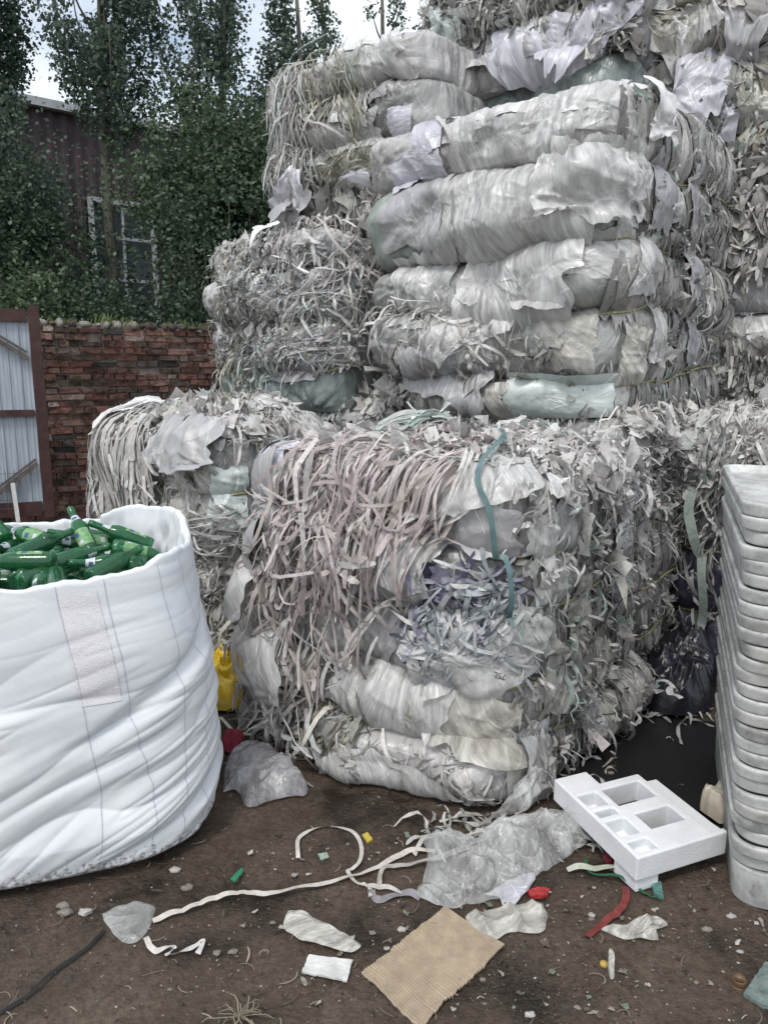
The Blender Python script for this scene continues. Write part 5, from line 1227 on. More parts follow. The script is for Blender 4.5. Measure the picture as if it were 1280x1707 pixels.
for k in range(66):
    a = rb.uniform(0, 2*PI); r = .43*math.sqrt(rb.random()); lay = k//22
    x = BC[0]+.02+r*math.cos(a); y = BC[1]+.0+r*math.sin(a)
    z = .82+.055*lay+.02*rb.random()
    an = rb.uniform(0, 2*PI); el = rb.gauss(0, .22)
    d = Vector((math.cos(an)*math.cos(el), math.sin(an)*math.cos(el), math.sin(el)))
    e = Vector((x, y, z))+d*.25
    if (Vector((e.x-BC[0], e.y-BC[1]))).length > .44: d = Vector((BC[0]-x, BC[1]-y, 0)).normalized()+Vector((rb.gauss(0, .4), rb.gauss(0, .4), el)); 
    place_bottle((x, y, z), d, rb.uniform(0, 6.28), 'empty green glass bottle in the heap', GB)
# ------------------------------------------------------------------ stack of trays
def tray_mat(name, c0):
    m, t, b, o = newmat(name); K = t.links.new
    tc = t.nodes.new('ShaderNodeTexCoord'); oi = t.nodes.new('ShaderNodeObjectInfo')
    n = N(t, 'ShaderNodeTexNoise', Scale=7.0, Detail=7.0, Roughness=.7, noise_dimensions='4D'); K(tc.outputs['Object'], n.inputs['Vector'])
    ml = t.nodes.new('ShaderNodeMath'); ml.operation = 'MULTIPLY'; K(oi.outputs['Random'], ml.inputs[0]); ml.inputs[1].default_value = 40; K(ml.outputs[0], n.inputs['W'])
    r = ramp(t, [(.34, tuple(x*.42 for x in c0)), (.5, tuple(x*.82 for x in c0)), (.6, c0)]); K(n.outputs[0], r.inputs[0])
    r2 = ramp(t, [(0, (.80, .78, .76)), (.5, (.93, .94, .94)), (1, (1.05, 1.06, 1.05))]); K(oi.outputs['Random'], r2.inputs[0])
    c = mixc(t, r.outputs[0], r2.outputs[0], 1.0, 'MULTIPLY')
    n2 = N(t, 'ShaderNodeTexNoise', Scale=60.0, Detail=4.0); K(tc.outputs['Object'], n2.inputs['Vector'])
    r3 = ramp(t, [(.3, (.6, .57, .54)), (.42, (1, 1, 1))]); K(n2.outputs[0], r3.inputs[0]); c = mixc(t, c, r3.outputs[0], .6, 'MULTIPLY')
    K(c, b.inputs['Base Color']); b.inputs['Roughness'].default_value = .45
    bp = N(t, 'ShaderNodeBump', Strength=.2, Distance=.004); K(n2.outputs[0], bp.inputs['Height']); K(bp.outputs[0], b.inputs['Normal'])
    return m
M_tray = tray_mat('tray_plastic', (.58, .585, .57))
def tray_mesh(Lx, Ly, h, rc, n=10):
    def loop(ins, z, dz=0):
        out = []
        hx, hy = Lx/2-ins, Ly/2-ins; r = max(.01, rc-ins)
        for cx, cy, a0 in ((hx-r, hy-r, 0), (-hx+r, hy-r, PI/2), (-hx+r, -hy+r, PI), (hx-r, -hy+r, 3*PI/2)):
            for k in range(n): a = a0+PI/2*k/(n-1); out.append((cx+r*math.cos(a), cy+r*math.sin(a), z))
        return out
    prof = [(.05, 0), (.008, .001), (.004, .003), (.0025, .008), (.0015, h*.55), (.0, h*.7), (.0, h-.005), (.0015, h-.0015), (.006, h), (.016, h), (.020, h-.004), (.03, h*.35), (.08, h*.3)]
    V = []; m = n*4
    for ins, z in prof: V += loop(ins, z)
    F = [(i*m+k, i*m+(k+1) % m, (i+1)*m+(k+1) % m, (i+1)*m+k) for i in range(len(prof)-1) for k in range(m)]
    F.append(tuple(range(m))[::-1]); F.append(tuple((len(prof)-1)*m+k for k in range(m)))
    return V, F
def trays():
    c0 = Vector((1.06, 2.06, 0)); c1 = Vector((1.42, 3.02, 0)); v = (c1-c0).normalized(); Ly = (c1-c0).length; u = Vector((v.y, -v.x, 0)); Lx = .72
    rz = math.atan2(u.y, u.x); n = 28; z = 0.0; pr = None; rr_ = random.Random(4)
    ords = ['second', 'third', 'fourth', 'fifth', 'sixth', 'seventh', 'eighth', 'ninth', 'tenth', 'eleventh', 'twelfth', 'thirteenth', 'fourteenth', 'fifteenth', 'sixteenth', 'seventeenth', 'eighteenth', 'nineteenth', 'twentieth', 'twenty-first', 'twenty-second', 'twenty-third', 'twenty-fourth', 'twenty-fifth', 'twenty-sixth', 'twenty-seventh', 'twenty-eighth']
    V, F = tray_mesh(Lx, Ly, .0405, .075); V2, F2 = tray_mesh(Lx, Ly, .120, .075); pm = None
    for i in range(n):
        lean = -.062*z/1.26
        cc = c0+u*(Lx/2)+v*(Ly/2)+u*lean+Vector((rr_.gauss(0, .006), rr_.gauss(0, .007), z))
        if i == 0:
            o = obj_np('plastic_tray', np.array(V2), F2, M_tray, smooth=True); z += .1205
        elif pm is None:
            o = obj_np('plastic_tray', np.array(V), F, M_tray, smooth=True); pm = o; z += .0415
        else:
            o = pm.copy(); COL.objects.link(o); z += .0415
        o.location = cc; o.rotation_euler = (rr_.gauss(0, .002), rr_.gauss(0, .003), rz+rr_.gauss(0, .004))
        o.location.z += 0
        lab = 'deep off-white plastic tray at the bottom of the stack, standing on the dirt' if i == 0 else ('topmost off-white plastic tray of the tall stack at the right' if i == n-1 else 'off-white plastic tray, %s from the top of the stack' % ords[n-2-i])
        tag(o, lab, 'tray', 'stacked off-white plastic trays')
trays()
# ------------------------------------------------------------------ moulded foam packing block
M_foam = simple('white_foam', (.70, .715, .73), .75, (7, .10), .28, bscale=140)
def foam_block():
    zt_ = .140; p0 = G(940, 1302, zt_); p1 = G(1062, 1428, zt_); p2 = G(1212, 1386, zt_)
    for p_ in (p0, p1, p2): p_.z = 0
    # near-left corner p1; x axis to the right p1->p2, y axis to the back p1->p0
    ux = (p2-p1).normalized(); uy = Vector((-ux.y, ux.x, 0))
    L1 = (p2-p1).length; L2 = (p0-p1).length
    g = thing('foam_block', 'white moulded foam packing block with square recesses, lying on the dirt', 'packaging', tuple(p1))
    # cell grid: x (width) , y (length); height code: 1 full top, number = recess depth, 0 = hole
    xs = [0, .022, .115, .145, .17, .20, .34, .375, .44]; ys = [0, .03, .10, .14, .25, .285, .33, .36, .46, .51, .62]
    xs = [x*L1/.44 for x in xs]; ys = [y*L2/.62 for y in ys]; T = .085; H = np.full((len(xs)-1, len(ys)-1), T)
    # row of recesses along the left (x cell 1)
    H[1, 1] = T-.035; H[1, 3] = .03; H[1, 5] = .03; H[1, 7] = .03
    # large through holes
    H[4:6, 3] = 0; H[3:6, 6:8] = 0
    H[3, 5] = T; H[7, 8:] = 0; H[6, 9] = 0; H[4:7, 9:] = 0; H[5:8, 8] = T; H[7, 8] = 0
    H[7, 1:8] = T-.012; H[2:7, 9] = np.where(H[2:7, 9] > 0, T, 0)
    b_ = bmesh_cells(xs, ys, H)
    R = Matrix((ux, uy, Vector((0, 0, 1)))).transposed(); tilt = Matrix.Rotation(.05, 3, 'X') @ Matrix.Rotation(-.02, 3, 'Y')
    V = []
    for vv in b_[0]:
        V.append(p1+R @ (tilt @ Vector(vv))+Vector((0, 0, .052)))
    o = obj_np('foam_body', np.array([tuple(x) for x in V]), b_[1], M_foam, g, smooth=False)
    bv = o.modifiers.new('b', 'BEVEL'); bv.width = .006; bv.segments = 3; bv.limit_method = 'ANGLE'; bv.angle_limit = .6
    # feet under the block
    def foot(x0, x1, y0, y1, h):
        hb = bmesh_cells([x0, x1], [y0, y1], np.array([[h]]))
        V = [p1+R @ (Vector(q))+Vector((0, 0, .003)) for q in hb[0]]
        o = obj_np('foam_foot', np.array([tuple(x) for x in V]), hb[1], M_foam, g, smooth=False)
        bv = o.modifiers.new('b', 'BEVEL'); bv.width = .007; bv.segments = 3
    foot(.010, .10, .010, .12, .050); foot(.02, .10, L2*.75, L2*.92, .055); foot(L1-.11, L1-.03, L2*.55, L2*.7, .045)
def bmesh_cells(xs, ys, H):
    V = []; F = []; idx = {}
    def vi(x, y, z):
        k = (round(x, 5), round(y, 5), round(z, 5))
        if k not in idx: idx[k] = len(V); V.append(k)
        return idx[k]
    nx, ny = H.shape
    def h(i, j): return H[i, j] if 0 <= i < nx and 0 <= j < ny else 0.0
    for i in range(nx):
        for j in range(ny):
            x0, x1, y0, y1 = xs[i], xs[i+1], ys[j], ys[j+1]; z = H[i, j]
            if z > 0:
                F.append((vi(x0, y0, z), vi(x1, y0, z), vi(x1, y1, z), vi(x0, y1, z)))
                F.append((vi(x0, y1, 0), vi(x1, y1, 0), vi(x1, y0, 0), vi(x0, y0, 0)))
            for (a, b, e0, e1) in ((i-1, j, (x0, y1), (x0, y0)), (i+1, j, (x1, y0), (x1, y1)), (i, j-1, (x0, y0), (x1, y0)), (i, j+1, (x1, y1), (x0, y1))):
                z2 = h(a, b)
                if z > z2: F.append((vi(e0[0], e0[1], z2), vi(e1[0], e1[1], z2), vi(e1[0], e1[1], z), vi(e0[0], e0[1], z)))
    return V, F
foam_block()
# ------------------------------------------------------------------ loose litter on the ground
def ground_z(x, y): return .006
def litter_sheet(name, label, cat, pxs, mat, amp=.02, base=.008, seed=0, n=90, holes=None, fine=.25, puff=0):
    """film lying on the dirt: outline given in photo pixels on the ground, real crumple on top"""
    P = [G(x, y) for x, y in pxs]; P = smooth_path([(p.x, p.y, 0) for p in P+[P[0]]], 5)[:-1]
    q = np.array([(p.x, p.y) for p in P]); dl = np.r_[0, np.cumsum(np.linalg.norm(np.diff(np.vstack([q, q[:1]]), axis=0), axis=1))]
    nt_ = max(80, n*2); s_ = np.linspace(0, dl[-1], nt_, endpoint=False); qq = np.vstack([q, q[:1]])
    bx = np.interp(s_, dl, qq[:, 0]); by = np.interp(s_, dl, qq[:, 1]); c = np.array([bx.mean(), by.mean()])
    bx = bx+.006*pn(s_*22, seed); by = by+.006*pn(s_*22, seed+4)
    nr = max(20, n//2); rho = np.linspace(0.001, 1, nr)**.8
    X = c[0]+(bx-c[0])[:, None]*rho; Y = c[1]+(by-c[1])[:, None]*rho
    e = np.clip((1-rho)[None]*6, 0, 1)**.7*np.ones_like(X); cx = pn(X*5, Y*5, seed); cy = pn(X*5+9, Y*5, seed)
    U_ = X+.08*cx; W_ = Y+.08*cy
    h = .35+.9*pn(X*4+seed, Y*4)+.15*np.maximum(0, ridge(U_*6+seed, W_*6, seed, 2)-.7)+.8*np.exp(-np.abs(pn(U_*8+W_*4+seed, W_*5, seed))*6)+.6*np.exp(-np.abs(pn(U_*5-W_*7, W_*5+U_*3+seed, seed+1))*6)
    Z = base+amp*(.15+.85*e)*np.maximum(h, 0)+amp*fine*.25*(ridge(X*26, Y*26, seed, 2)-.6)*e+puff*np.sqrt(np.clip(1-rho**2, 0, 1))[None]+.012*np.maximum(0, pn(s_*14, seed+1))[:, None]*(rho**6)
    X = X+.35*amp*cy*e; Y = Y+.35*amp*cx*e; Z = np.maximum(Z, .006)
    V = np.stack([X, Y, Z], -1).reshape(-1, 3)
    o = obj_np(name, V, grid_faces(nt_, nr, True), mat, uv=V[:, :2]+V[:, 2:3]*.5); tag(o, label, cat); return o
FS['ground_clear'] = film_mat('ground_film', (.66, .68, .67), (.30, .31, .31), (.5, .54, .52), .3, .18, .42, contents=0, bump=.5, seed=31, st_y=.5, st_sc=10.0, spk=.3)
FS['ground_grey'] = film_mat('ground_grey_film', (.44, .43, .44), (.19, .185, .19), (.33, .32, .34), .3, .25, .7, contents=0, bump=.5, seed=32, st_y=.5, st_sc=10.0, spk=.3)
litter_sheet('plastic_film', 'large crumpled clear plastic film lying in front of the nearest bale', 'plastic film',
   [(690, 1500), (705, 1470), (712, 1430), (700, 1405), (740, 1410), (770, 1425), (815, 1400), (870, 1372), (930, 1362), (985, 1395), (960, 1425), (915, 1455), (880, 1475), (850, 1500), (800, 1512), (745, 1520)], FS['ground_clear'], .045, .01, 3, 150)
litter_sheet('plastic_film', 'grey crumpled film bag on the dirt between the white bag and nearest bale', 'plastic film',
   [(372, 1325), (380, 1270), (420, 1245), (455, 1255), (500, 1300), (512, 1330), (470, 1335), (415, 1352), (398, 1325)], FS['ground_grey'], .035, .01, 5, 110, puff=.03)
litter_sheet('plastic_film', 'small clear film scrap beside the top corner of the cardboard', 'plastic film',
   [(775, 1535), (830, 1520), (880, 1518), (912, 1530), (900, 1560), (850, 1560), (820, 1570), (790, 1555)], FS['dirty'], .03, .008, 8, 90)
litter_sheet('plastic_film', 'thin dirty film scrap left of the red strap end', 'plastic film',
   [(1000, 1555), (1040, 1548), (1090, 1535), (1112, 1548), (1080, 1560), (1095, 1572), (1040, 1570)], FS['dirty'], .022, .008, 9, 80)
litter_sheet('plastic_sachet', 'small flat grey transparent pouch on the dirt at lower left', 'pouch',
   [(170, 1528), (205, 1512), (258, 1515), (250, 1550), (235, 1572), (205, 1575), (185, 1555)], FS['ground_clear'], .008, .008, 10, 80)
litter_sheet('plastic_film', 'pale beige plastic piece, long and tapering, on the dirt', 'plastic film',
   [(477, 1530), (492, 1522), (545, 1548), (600, 1578), (585, 1592), (540, 1582), (478, 1558)], FS['dirty'], .014, .008, 12, 80)
litter_sheet('paper_sheet', 'pale lilac sheet poking out under the large crumpled film', 'paper', [(805, 1495), (860, 1468), (892, 1460), (878, 1490), (845, 1518), (830, 1500)], FS['lilac'], .012, .007, 13, 60)
litter_sheet('plastic_bag', 'crumpled yellow plastic bag tucked behind the white bag', 'bag', [(325, 1195), (322, 1150), (330, 1110), (380, 1105), (412, 1140), (418, 1180), (385, 1190)],
   simple('yellow_plastic', (.62, .42, .02), .3, (8, .3), .4), .07, .01, 14, 100, puff=.10)
litter_sheet('cloth_rag', 'dark red rag between the white bag and grey film bag', 'rag', [(368, 1255), (375, 1232), (400, 1228), (408, 1245), (392, 1262)], simple('red_cloth', (.20, .02, .04), .9, (20, .4), .6), .04, .008, 15, 50, puff=.03)
litter_sheet('plastic_film', 'cream and orange film scrap against the foot of the tray stack', 'plastic film', [(1165, 1360), (1170, 1335), (1205, 1325), (1214, 1345), (1210, 1380), (1190, 1378)],
   simple('cream_film', (.62, .56, .45), .4, (7, .4), .5), .05, .01, 16, 60, puff=.04)
litter_sheet('plastic_bag', 'black plastic bag slumped in the dark gap between the bales', 'bag', [(1060, 1180), (1080, 1125), (1130, 1100), (1180, 1120), (1190, 1180), (1150, 1200), (1095, 1195)],
   simple('black_plastic', (.012, .012, .018), .3, (9, .4), .5), .08, .01, 17, 110, puff=.16)
litter_sheet('plastic_film', 'pale green crumpled scrap at the base of the right bale face', 'plastic film', [(985, 1220), (990, 1195), (1012, 1188), (1022, 1205), (1005, 1225)], FS['mint'], .05, .01, 18, 50, puff=.03)
# loose tapes on the ground
def tape(name, label, cat, pxs, w, col, z=.012, tw=1.0, seed=0, rough=.5, n=10, amp=.010):
    P = [G(x, y, z) for x, y in pxs]; sp = smooth_path(P, n); A_ = np.array([tuple(p) for p in sp]); m = len(A_)
    A_[:, 2] += amp*np.abs(pn(np.arange(m)*.09, seed))*2.5; nn = np.tile([0, 0, 1.0], (m, 1)); u = np.arange(m)
    tww = tw*pn(u*.07, seed+3)*2
    V, F, C = ribbons(A_[None], nn[None], np.array([w]), np.array([col]), tww[None], taper=False)
    V[:, 2] = np.maximum(V[:, 2], .006); o = obj_np(name, V, F, M_strip, cols=C); tag(o, label, cat); return o
tape('plastic_tape', 'long white plastic tape running across the dirt from pouch to crumpled film', 'tape', [(255, 1535), (300, 1520), (350, 1500), (400, 1488), (440, 1490), (500, 1480), (560, 1468), (620, 1450), (680, 1420), (725, 1418)], .019, (.70, .66, .60), seed=1, tw=.5)
tape('plastic_tape', 'white tape curled in an open loop on the dirt', 'tape', [(497, 1430), (500, 1395), (540, 1378), (585, 1385), (602, 1410), (598, 1440), (580, 1455), (600, 1475), (615, 1478), (618, 1495)], .014, (.70, .67, .62), seed=2)
tape('plastic_tape', 'white tape running from the bale foot along the top of the crumpled film', 'tape', [(850, 1340), (830, 1370), (780, 1395), (730, 1392), (705, 1400), (690, 1425)], .016, (.70, .68, .64), seed=3)
tape('plastic_tape', 'short bent grey tape left of the crumpled film', 'tape', [(790, 1412), (735, 1428), (690, 1440), (640, 1448), (632, 1478)], .018, (.50, .48, .44), seed=4)
tape('plastic_tape', 'zigzag white tape end beside the grey pouch', 'tape', [(243, 1562), (258, 1585), (290, 1580), (280, 1592), (315, 1582), (338, 1570), (330, 1590)], .016, (.72, .69, .66), seed=5, tw=1.4)
tape('plastic_tape', 'frayed pale tape ends pointing left from the crumpled film', 'tape', [(715, 1475), (680, 1490), (640, 1480), (610, 1478)], .014, (.6, .58, .55), seed=6)
tape('plastic_tape', 'torn grey tape piece under the left edge of the crumpled film', 'tape', [(700, 1498), (670, 1490), (630, 1500), (618, 1485)], .022, (.28, .27, .29), seed=7)
tape('plastic_strap', 'red plastic strap, bent, in front of the foam block', 'strap', [(1042, 1478), (1042, 1500), (1030, 1520), (1005, 1540), (978, 1562)], .022, (.24, .05, .045), seed=8, tw=.2)
tape('plastic_strap', 'green edged white strip under the front corner of foam block', 'strap', [(945, 1450), (985, 1448), (1035, 1450)], .022, (.55, .58, .48), seed=9, tw=.3)
tape('plastic_strap', 'dark green thin strap running to a teal scrap by the foam block', 'strap', [(975, 1432), (985, 1455), (1040, 1468), (1075, 1490), (1100, 1500)], .010, (.03, .14, .08), seed=10, tw=.3)
tape('cable', 'thin black cable crossing the bottom left corner', 'cable', [(-20, 1700), (40, 1665), (90, 1620), (140, 1585), (175, 1550)], .012, (.02, .022, .022), seed=11, tw=.1, amp=.002)
tape('plastic_tape', 'white tape fallen in the dark gap behind the puddle', 'tape', [(1095, 1135), (1120, 1145), (1115, 1155), (1135, 1165)], .03, (.6, .6, .6), seed=12, z=.2)
tape('plastic_tape', 'grey tangled tape on the dirt beside the tray stack foot in the gap', 'tape', [(1040, 1185), (1075, 1195), (1120, 1185), (1150, 1190), (1130, 1215), (1135, 1240)], .016, (.42, .42, .40), seed=13)
tape('plastic_tape', 'thin pale tape curving out from the bale foot by the grey film bag', 'tape', [(368, 1195), (385, 1215), (410, 1225), (440, 1215)], .014, (.66, .64, .6), seed=14, z=.05)
# solid scraps
def slab(name, label, cat, pxs, th, mat, z=.006, corr=False, cols=None):
    P = [G(x, y) for x, y in pxs]; m = MB(); n = len(P)
    rr_ = random.Random(len(label)); Q = []
    for i in range(n):
        a = P[i]; b = P[(i+1) % n]; k = max(2, int((b-a).length/.006))
        for j in range(k): Q.append(a.lerp(b, j/k)+Vector((rr_.gauss(0, .0009), rr_.gauss(0, .0009), 0)))
    n = len(Q); m.add([q+Vector((0, 0, z)) for q in Q]+[q+Vector((0, 0, z+th)) for q in Q], [tuple(range(n))[::-1], tuple(range(n, 2*n))]+[(i, (i+1) % n, n+(i+1) % n, n+i) for i in range(n)])
    o = m.build(name, mat); tag(o, label, cat); return o
def cardboard():
    a = G(742, 1517); b = G(840, 1583); c = G(700, 1722); d = G(603, 1630)
    # corrugated sheet: flutes run along a->b direction, real ridges
    nu, nv = 60, 520; V = np.zeros((nu, nv, 3)); U = np.linspace(0, 1, nu)[:, None]; Vv = np.linspace(0, 1, nv)[None]
    for k in range(3):
        V[..., k] = a[k]*(1-U)*(1-Vv)+b[k]*U*(1-Vv)+c[k]*U*Vv+d[k]*(1-U)*Vv
    Lc = (d-a).length; ph = Vv*Lc/.0082*2*PI
    rag = .008*fbm(Vv*9, 2.0+0*Vv, 1, 3); V[..., 0] += (U-.5)*2*rag*1.2; V[..., 1] += .006*fbm(U*8, 0*U, 4, 3)*(Vv > .97)
    V[..., 2] = .014+.0016*np.sin(ph+.5*pn(U*3, Vv*6))+.012*pn(U*1.6, Vv*2.0, 7)+.01*(U-.5)**2
    V[..., 2] = np.maximum(V[..., 2], .011)
    m = simple('cardboard', (.33, .265, .19), .85, (30, .2), .2)
    g = thing('cardboard_piece', 'torn brown corrugated cardboard sheet on the dirt, ribs showing', 'cardboard', tuple((a+c)/2))
    obj_np('fluted_face', V.reshape(-1, 3), grid_faces(nu, nv), m, g)
    Wb = V.copy(); Wb[..., 2] -= .004; Wb[..., 2] = np.maximum(.0065, Wb[..., 2]); obj_np('backing_face', Wb.reshape(-1, 3), grid_faces(nu, nv), m, g)
cardboard()
slab('paper_packet', 'small flat white packet beside the beige tapering plastic', 'packet', [(515, 1597), (588, 1606), (578, 1642), (562, 1637), (503, 1626)], .006, simple('packet_white', (.62, .62, .60), .4, (25, .2), .5))
slab('slate_fragment', 'dark grey-green board fragment at the bottom right corner', 'board', [(1237, 1665), (1275, 1612), (1300, 1620), (1310, 1690), (1270, 1685)], .012, simple('grey_board', (.14, .18, .17), .6, (40, .4), .5))
slab('glass_shard', 'green glass sliver lying on the dirt below the white bag', 'glass shard', [(384, 1470), (402, 1452), (407, 1456), (392, 1474)], .005, simple('shard_green', (.03, .20, .10), .2, (9, .2), 0))
slab('plastic_chip', 'small yellow chip near the looped white tape', 'chip', [(604, 1397), (612, 1393), (621, 1404), (613, 1409)], .008, simple('chip_yellow', (.48, .38, .06), .5, (9, .3), .2))
slab('plastic_scrap', 'crumpled bright red scrap right of the large crumpled film', 'scrap', [(879, 1492), (895, 1486), (915, 1489), (912, 1500), (884, 1503)], .012, simple('scrap_red', (.36, .03, .03), .4, (50, .5), .8))
slab('plastic_scrap', 'teal crumpled scrap in front of the foam block', 'scrap', [(1085, 1482), (1100, 1478), (1105, 1503), (1090, 1498)], .014, simple('scrap_teal', (.10, .22, .20), .4, (50, .5), .8))
slab('cloth_scrap', 'small crimson scrap behind the front corner of the foam block', 'scrap', [(1005, 1435), (1020, 1428), (1030, 1440), (1012, 1446)], .02, simple('scrap_crimson', (.18, .02, .04), .6, (50, .5), .8))
slab('film_scrap', 'thin pale green scrap left of the looped tape centre', 'scrap', [(530, 1428), (545, 1426), (548, 1433), (535, 1437)], .006, simple('scrap_mint', (.34, .42, .34), .5, (50, .3), .3))
def ring(name, label, px, py, R, r, mat, z=None, disc=False):
    c = G(px, py); m = MB()
    if disc:
        V, F = lathe([(0, R*.98), (.004, R), (.010, R*.98), (.013, R*.8), (.0145, 0.0001)], 20); m.add([Vector(v)+c for v in V], F)
    else:
        pts = [c+Vector((math.cos(a*PI/12)*R, math.sin(a*PI/12)*R, r+.003)) for a in range(25)]; m.tube(pts, r, 8)
        V, F = lathe([(.004, R*.95), (.024, R*1.02), (.026, R*.97), (.005, R*.88)], 24); m.add([Vector(v)+c for v in V], F)
    return tag(m.build(name, mat, None, True), label, 'bottle cap' if disc else 'ring')
ring('bottle_cap', 'yellow bottle cap on the dirt near the thin film scrap', 1006, 1611, .011, .003, simple('cap_yellow', (.42, .29, .06), .5, (20, .3), .2), disc=True)
ring('metal_ring', 'small copper coloured ring beside the dark board fragment', 1230, 1645, .018, .003, simple('copper', (.16, .10, .06), .5, (20, .4), .2, metal=.5))
litter_sheet('film_scrap', 'tiny dirty film scrap standing by the yellow cap', 'scrap', [(1012, 1600), (1020, 1598), (1024, 1630), (1014, 1634)], FS['dirty'], .015, .007, 19, 30)
# dry weed tuft at the bottom edge
rgw = np.random.default_rng(8); c = G(400, 1700); n = 26; P = np.zeros((n, 6, 3))
for i in range(n):
    a = rgw.uniform(0, 6.28); l = rgw.uniform(.03, .09)
    for k in range(6):
        t = k/5; P[i, k] = (c.x+math.cos(a)*l*t+.02*math.sin(t*3+i)*t, c.y+math.sin(a)*l*t*.8, .008+.025*math.sin(t*2.4)*rgw.uniform(.4, 1))
nn = np.zeros_like(P); nn[..., 2] = 1
V, F, C = ribbons(P, nn, np.full(n, .0028), np.array([(.30, .27, .20)])*rgw.uniform(.5, 1.4, (n, 1)))
tag(obj_np('dry_weed', V, F, M_leaf, None, cols=C), 'dry straw coloured weed tuft at the bottom edge of the photo', 'weed')
# pebbles one can count
M_peb = simple('pebble_stone', (.19, .17, .15), .8, (30, .25), .4)
def pebble(px, py, r, label, seed, mat=None, flat=.55, name='pebble'):
    c = G(px, py); nA, nB = 12, 8; V = []
    for i in range(nA):
        for j in range(nB):
            a = 2*PI*i/nA; e = PI*(j/(nB-1)-.5); rr_ = r*(1+.6*float(pn(math.cos(a)*1.5+seed, math.sin(a)*1.5, e)))
            V.append((c.x+math.cos(a)*math.cos(e)*rr_*1.15, c.y+math.sin(a)*math.cos(e)*rr_*.8, r*flat*.45+math.sin(e)*rr_*flat))
    F = [((i % nA)*nB+j, ((i+1) % nA)*nB+j, ((i+1) % nA)*nB+j+1, (i % nA)*nB+j+1) for i in range(nA) for j in range(nB-1)]
    tag(obj_np(name, np.array(V), F, mat or M_peb), label, 'pebble', 'pebbles lying on the dirt')
M_pebw = simple('white_pebble', (.36, .35, .33), .8, (30, .2), .4)
for i, (x, y, r, lab) in enumerate([(292, 1452, .017, 'round pale pebble by the hem of the white bag, the larger upper one'), (312, 1482, .016, 'round pebble just below the pair at the bag hem'), (110, 1524, .020, 'flat grey pebble under the left part of the white bag'),
    (143, 1523, .018, 'pale crumpled pebble next to the flat grey one'), (107, 1512, .018, 'dark pebble touching the hem above the flat grey one'), (1218, 1529, .013, 'pale oval pebble in front of the tray stack'),
    (1177, 1551, .014, 'grey oval pebble left of the pale one by the tray stack'), (985, 1533, .009, 'small pale pebble right of the red scrap'), (962, 1682, .010, 'pale pebble at the bottom edge right of the cardboard'),
    (1233, 1588, .009, 'white pebble above the board fragment'), (362, 1590, .012, 'dark angular pebble right of the zigzag tape'), (389, 1588, .012, 'brownish flat pebble beside the dark angular one'),
    (621, 1556, .009, 'small pinkish pebble between beige plastic and cardboard'), (645, 1583, .009, 'white pebble left of the cardboard edge'), (804, 1634, .008, 'small grey pebble right of the cardboard'),
    (883, 1693, .012, 'white chip near the bottom edge right of the cardboard'), (455, 1539, .008, 'tiny white pebble left of beige plastic'), (284, 1653, .010, 'pale pebble at the lower left among twigs'),
    (170, 1630, .008, 'small dark pebble in the lower left dirt'), (670, 1551, .012, 'white flat chip above the cardboard left edge'), (1100, 1605, .008, 'grey pebble between the cap and the board'),
    (1018, 1290, .012, 'pebble beside the left end of foam block'), (555, 1380, .009, 'small pebble near the looped tape top'), (1160, 1640, .010, 'pale pebble left of the copper ring')]):
    pebble(x, y, r, lab, i*1.7, M_pebw if i in (0, 3, 5, 9, 13, 15, 19) else M_peb)
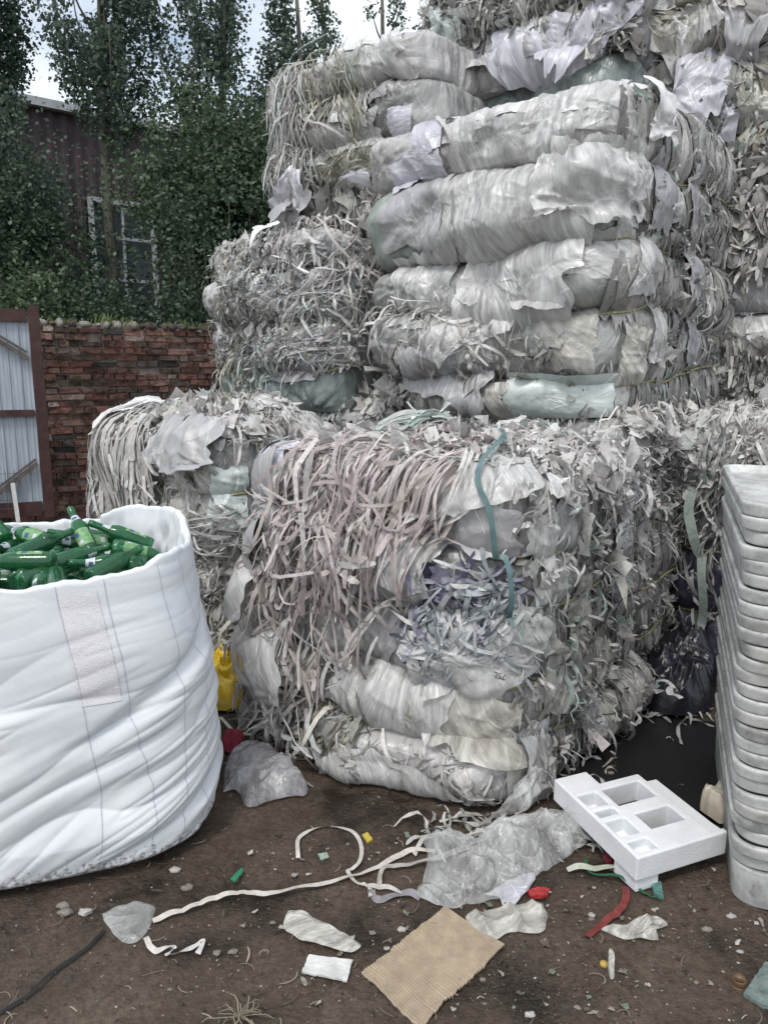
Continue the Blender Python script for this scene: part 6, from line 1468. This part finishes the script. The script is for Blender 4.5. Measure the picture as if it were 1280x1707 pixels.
# uncountable grit and chips
def grit():
    rng = np.random.default_rng(77); n = 4200; V = []; F = []; C = []
    pxs = rng.uniform(-60, 1340, n); pys = 1300+420*rng.random(n)**.8
    base = np.array([(0, 0, 1), (.9, .1, .2), (-.3, .8, .25), (-.5, -.7, .2)])
    for i in range(n):
        if rng.random() < .25: px = rng.uniform(800, 1300); py = rng.uniform(1560, 1720)
        else: px, py = pxs[i], pys[i]
        c = G(px, py); s = .0016+.0045*rng.random()**4; a = rng.uniform(0, 6.28); R_ = np.array([[math.cos(a), -math.sin(a), 0], [math.sin(a), math.cos(a), 0], [0, 0, .7]])
        b0 = len(V); V += [tuple(np.array([c.x, c.y, .004])+(R_@(q*s*rng.uniform(.6, 1.3, 3)))) for q in base]
        F += [(b0, b0+1, b0+2), (b0, b0+2, b0+3), (b0, b0+3, b0+1), (b0+1, b0+3, b0+2)]
        k = rng.random(); col = (.40, .37, .34) if k < .13 else ((.03, .026, .022) if k < .5 else ((.17, .14, .12) if k < .95 else (.12, .22, .14)))
        C += [col]*4
    o = obj_np('grit', np.array(V), F, M_leaf, cols=np.array(C), smooth=False); tag(o, 'fine grit and tiny chips scattered over the dirt', 'grit', kind='stuff')
    # twigs, threads
    n = 130; P = np.zeros((n, 7, 3))
    for i in range(n):
        c = G(rng.uniform(0, 1280), rng.uniform(1340, 1705)); a = rng.uniform(0, 6.28); l = rng.uniform(.01, .06); k_ = rng.normal(0, 1.2)
        for j in range(7):
            t = j/6; P[i, j] = (c.x+math.cos(a+k_*t)*l*t, c.y+math.sin(a+k_*t)*l*t, .007+.004*math.sin(t*3))
    nn = np.zeros_like(P); nn[..., 2] = 1
    V, F, C = ribbons(P, nn, rng.uniform(.0012, .0045, n), np.array([(.26, .23, .19)])*rng.uniform(.3, 2.0, (n, 1)))
    tag(obj_np('straw_bits', V, F, M_leaf, cols=C), 'short straws and threads scattered over the dirt', 'straw', kind='stuff')
    # shreds around the bale feet
    n = 170; P = np.zeros((n, 7, 3))
    reg = [(380, 1180, 520, 1330), (850, 1290, 1010, 1420), (900, 1180, 1150, 1270), (700, 1370, 860, 1410), (1000, 1150, 1190, 1200)]
    for i in range(n):
        q = reg[rng.integers(0, len(reg))]; c = G(rng.uniform(q[0], q[2]), rng.uniform(q[1], q[3])); a = rng.uniform(0, 6.28); l = rng.uniform(.03, .16); k_ = rng.normal(0, 1.5); hh = rng.uniform(.008, .05)
        for j in range(7):
            t = j/6; P[i, j] = (c.x+math.cos(a+k_*t)*l*t, c.y+math.sin(a+k_*t)*l*t, .008+hh*math.sin(t*3.1)*rng.uniform(.6, 1))
    nn = np.zeros_like(P); nn[..., 2] = 1
    V, F, C = ribbons(P, nn, rng.uniform(.008, .018, n), palette('grey', n, rng), rng.normal(0, .6, (n, 7)))
    tag(obj_np('fallen_strips', V, F, M_strip, cols=C), 'fallen shredded strips lying around the foot of the bales', 'plastic strips', kind='stuff')
grit()
def small_litter():
    rng = np.random.default_rng(21); n = 260; g = 4
    a, b_ = np.meshgrid(np.linspace(-.5, .5, g), np.linspace(-.5, .5, g), indexing='ij'); V = []; F = []; C = []; f = grid_faces(g, g)
    for i in range(n):
        px = rng.uniform(380, 1280); py = rng.uniform(1390, 1700)
        if rng.random() < .3: px = rng.uniform(620, 1150); py = rng.uniform(1480, 1580)
        c = G(px, py); s = rng.uniform(.006, .026)*rng.choice([.5, .7, 1.0]); an = rng.uniform(0, 6.28); asp = rng.uniform(.3, 1)
        A_ = (a+rng.normal(0, .12, (g, g)))*s; B_ = (b_+rng.normal(0, .12, (g, g)))*s*asp
        Z = np.maximum(.006, .008+rng.normal(0, .12, (g, g))*s+A_*rng.normal(0, .3))
        V.append(np.stack([c.x+A_*math.cos(an)-B_*math.sin(an), c.y+A_*math.sin(an)+B_*math.cos(an), Z], -1).reshape(-1, 3)); F.append(f+i*g*g)
        col = [(.45, .43, .40), (.30, .28, .25), (.16, .13, .10), (.06, .05, .045), (.22, .26, .20), (.55, .54, .52)][rng.integers(0, 6)]; C += [col]*(g*g)
    tag(obj_np('litter_bits', np.concatenate(V), np.concatenate(F), M_strip, cols=np.array(C)), 'small torn film and paper bits trodden into the dirt', 'litter', kind='stuff')
small_litter()
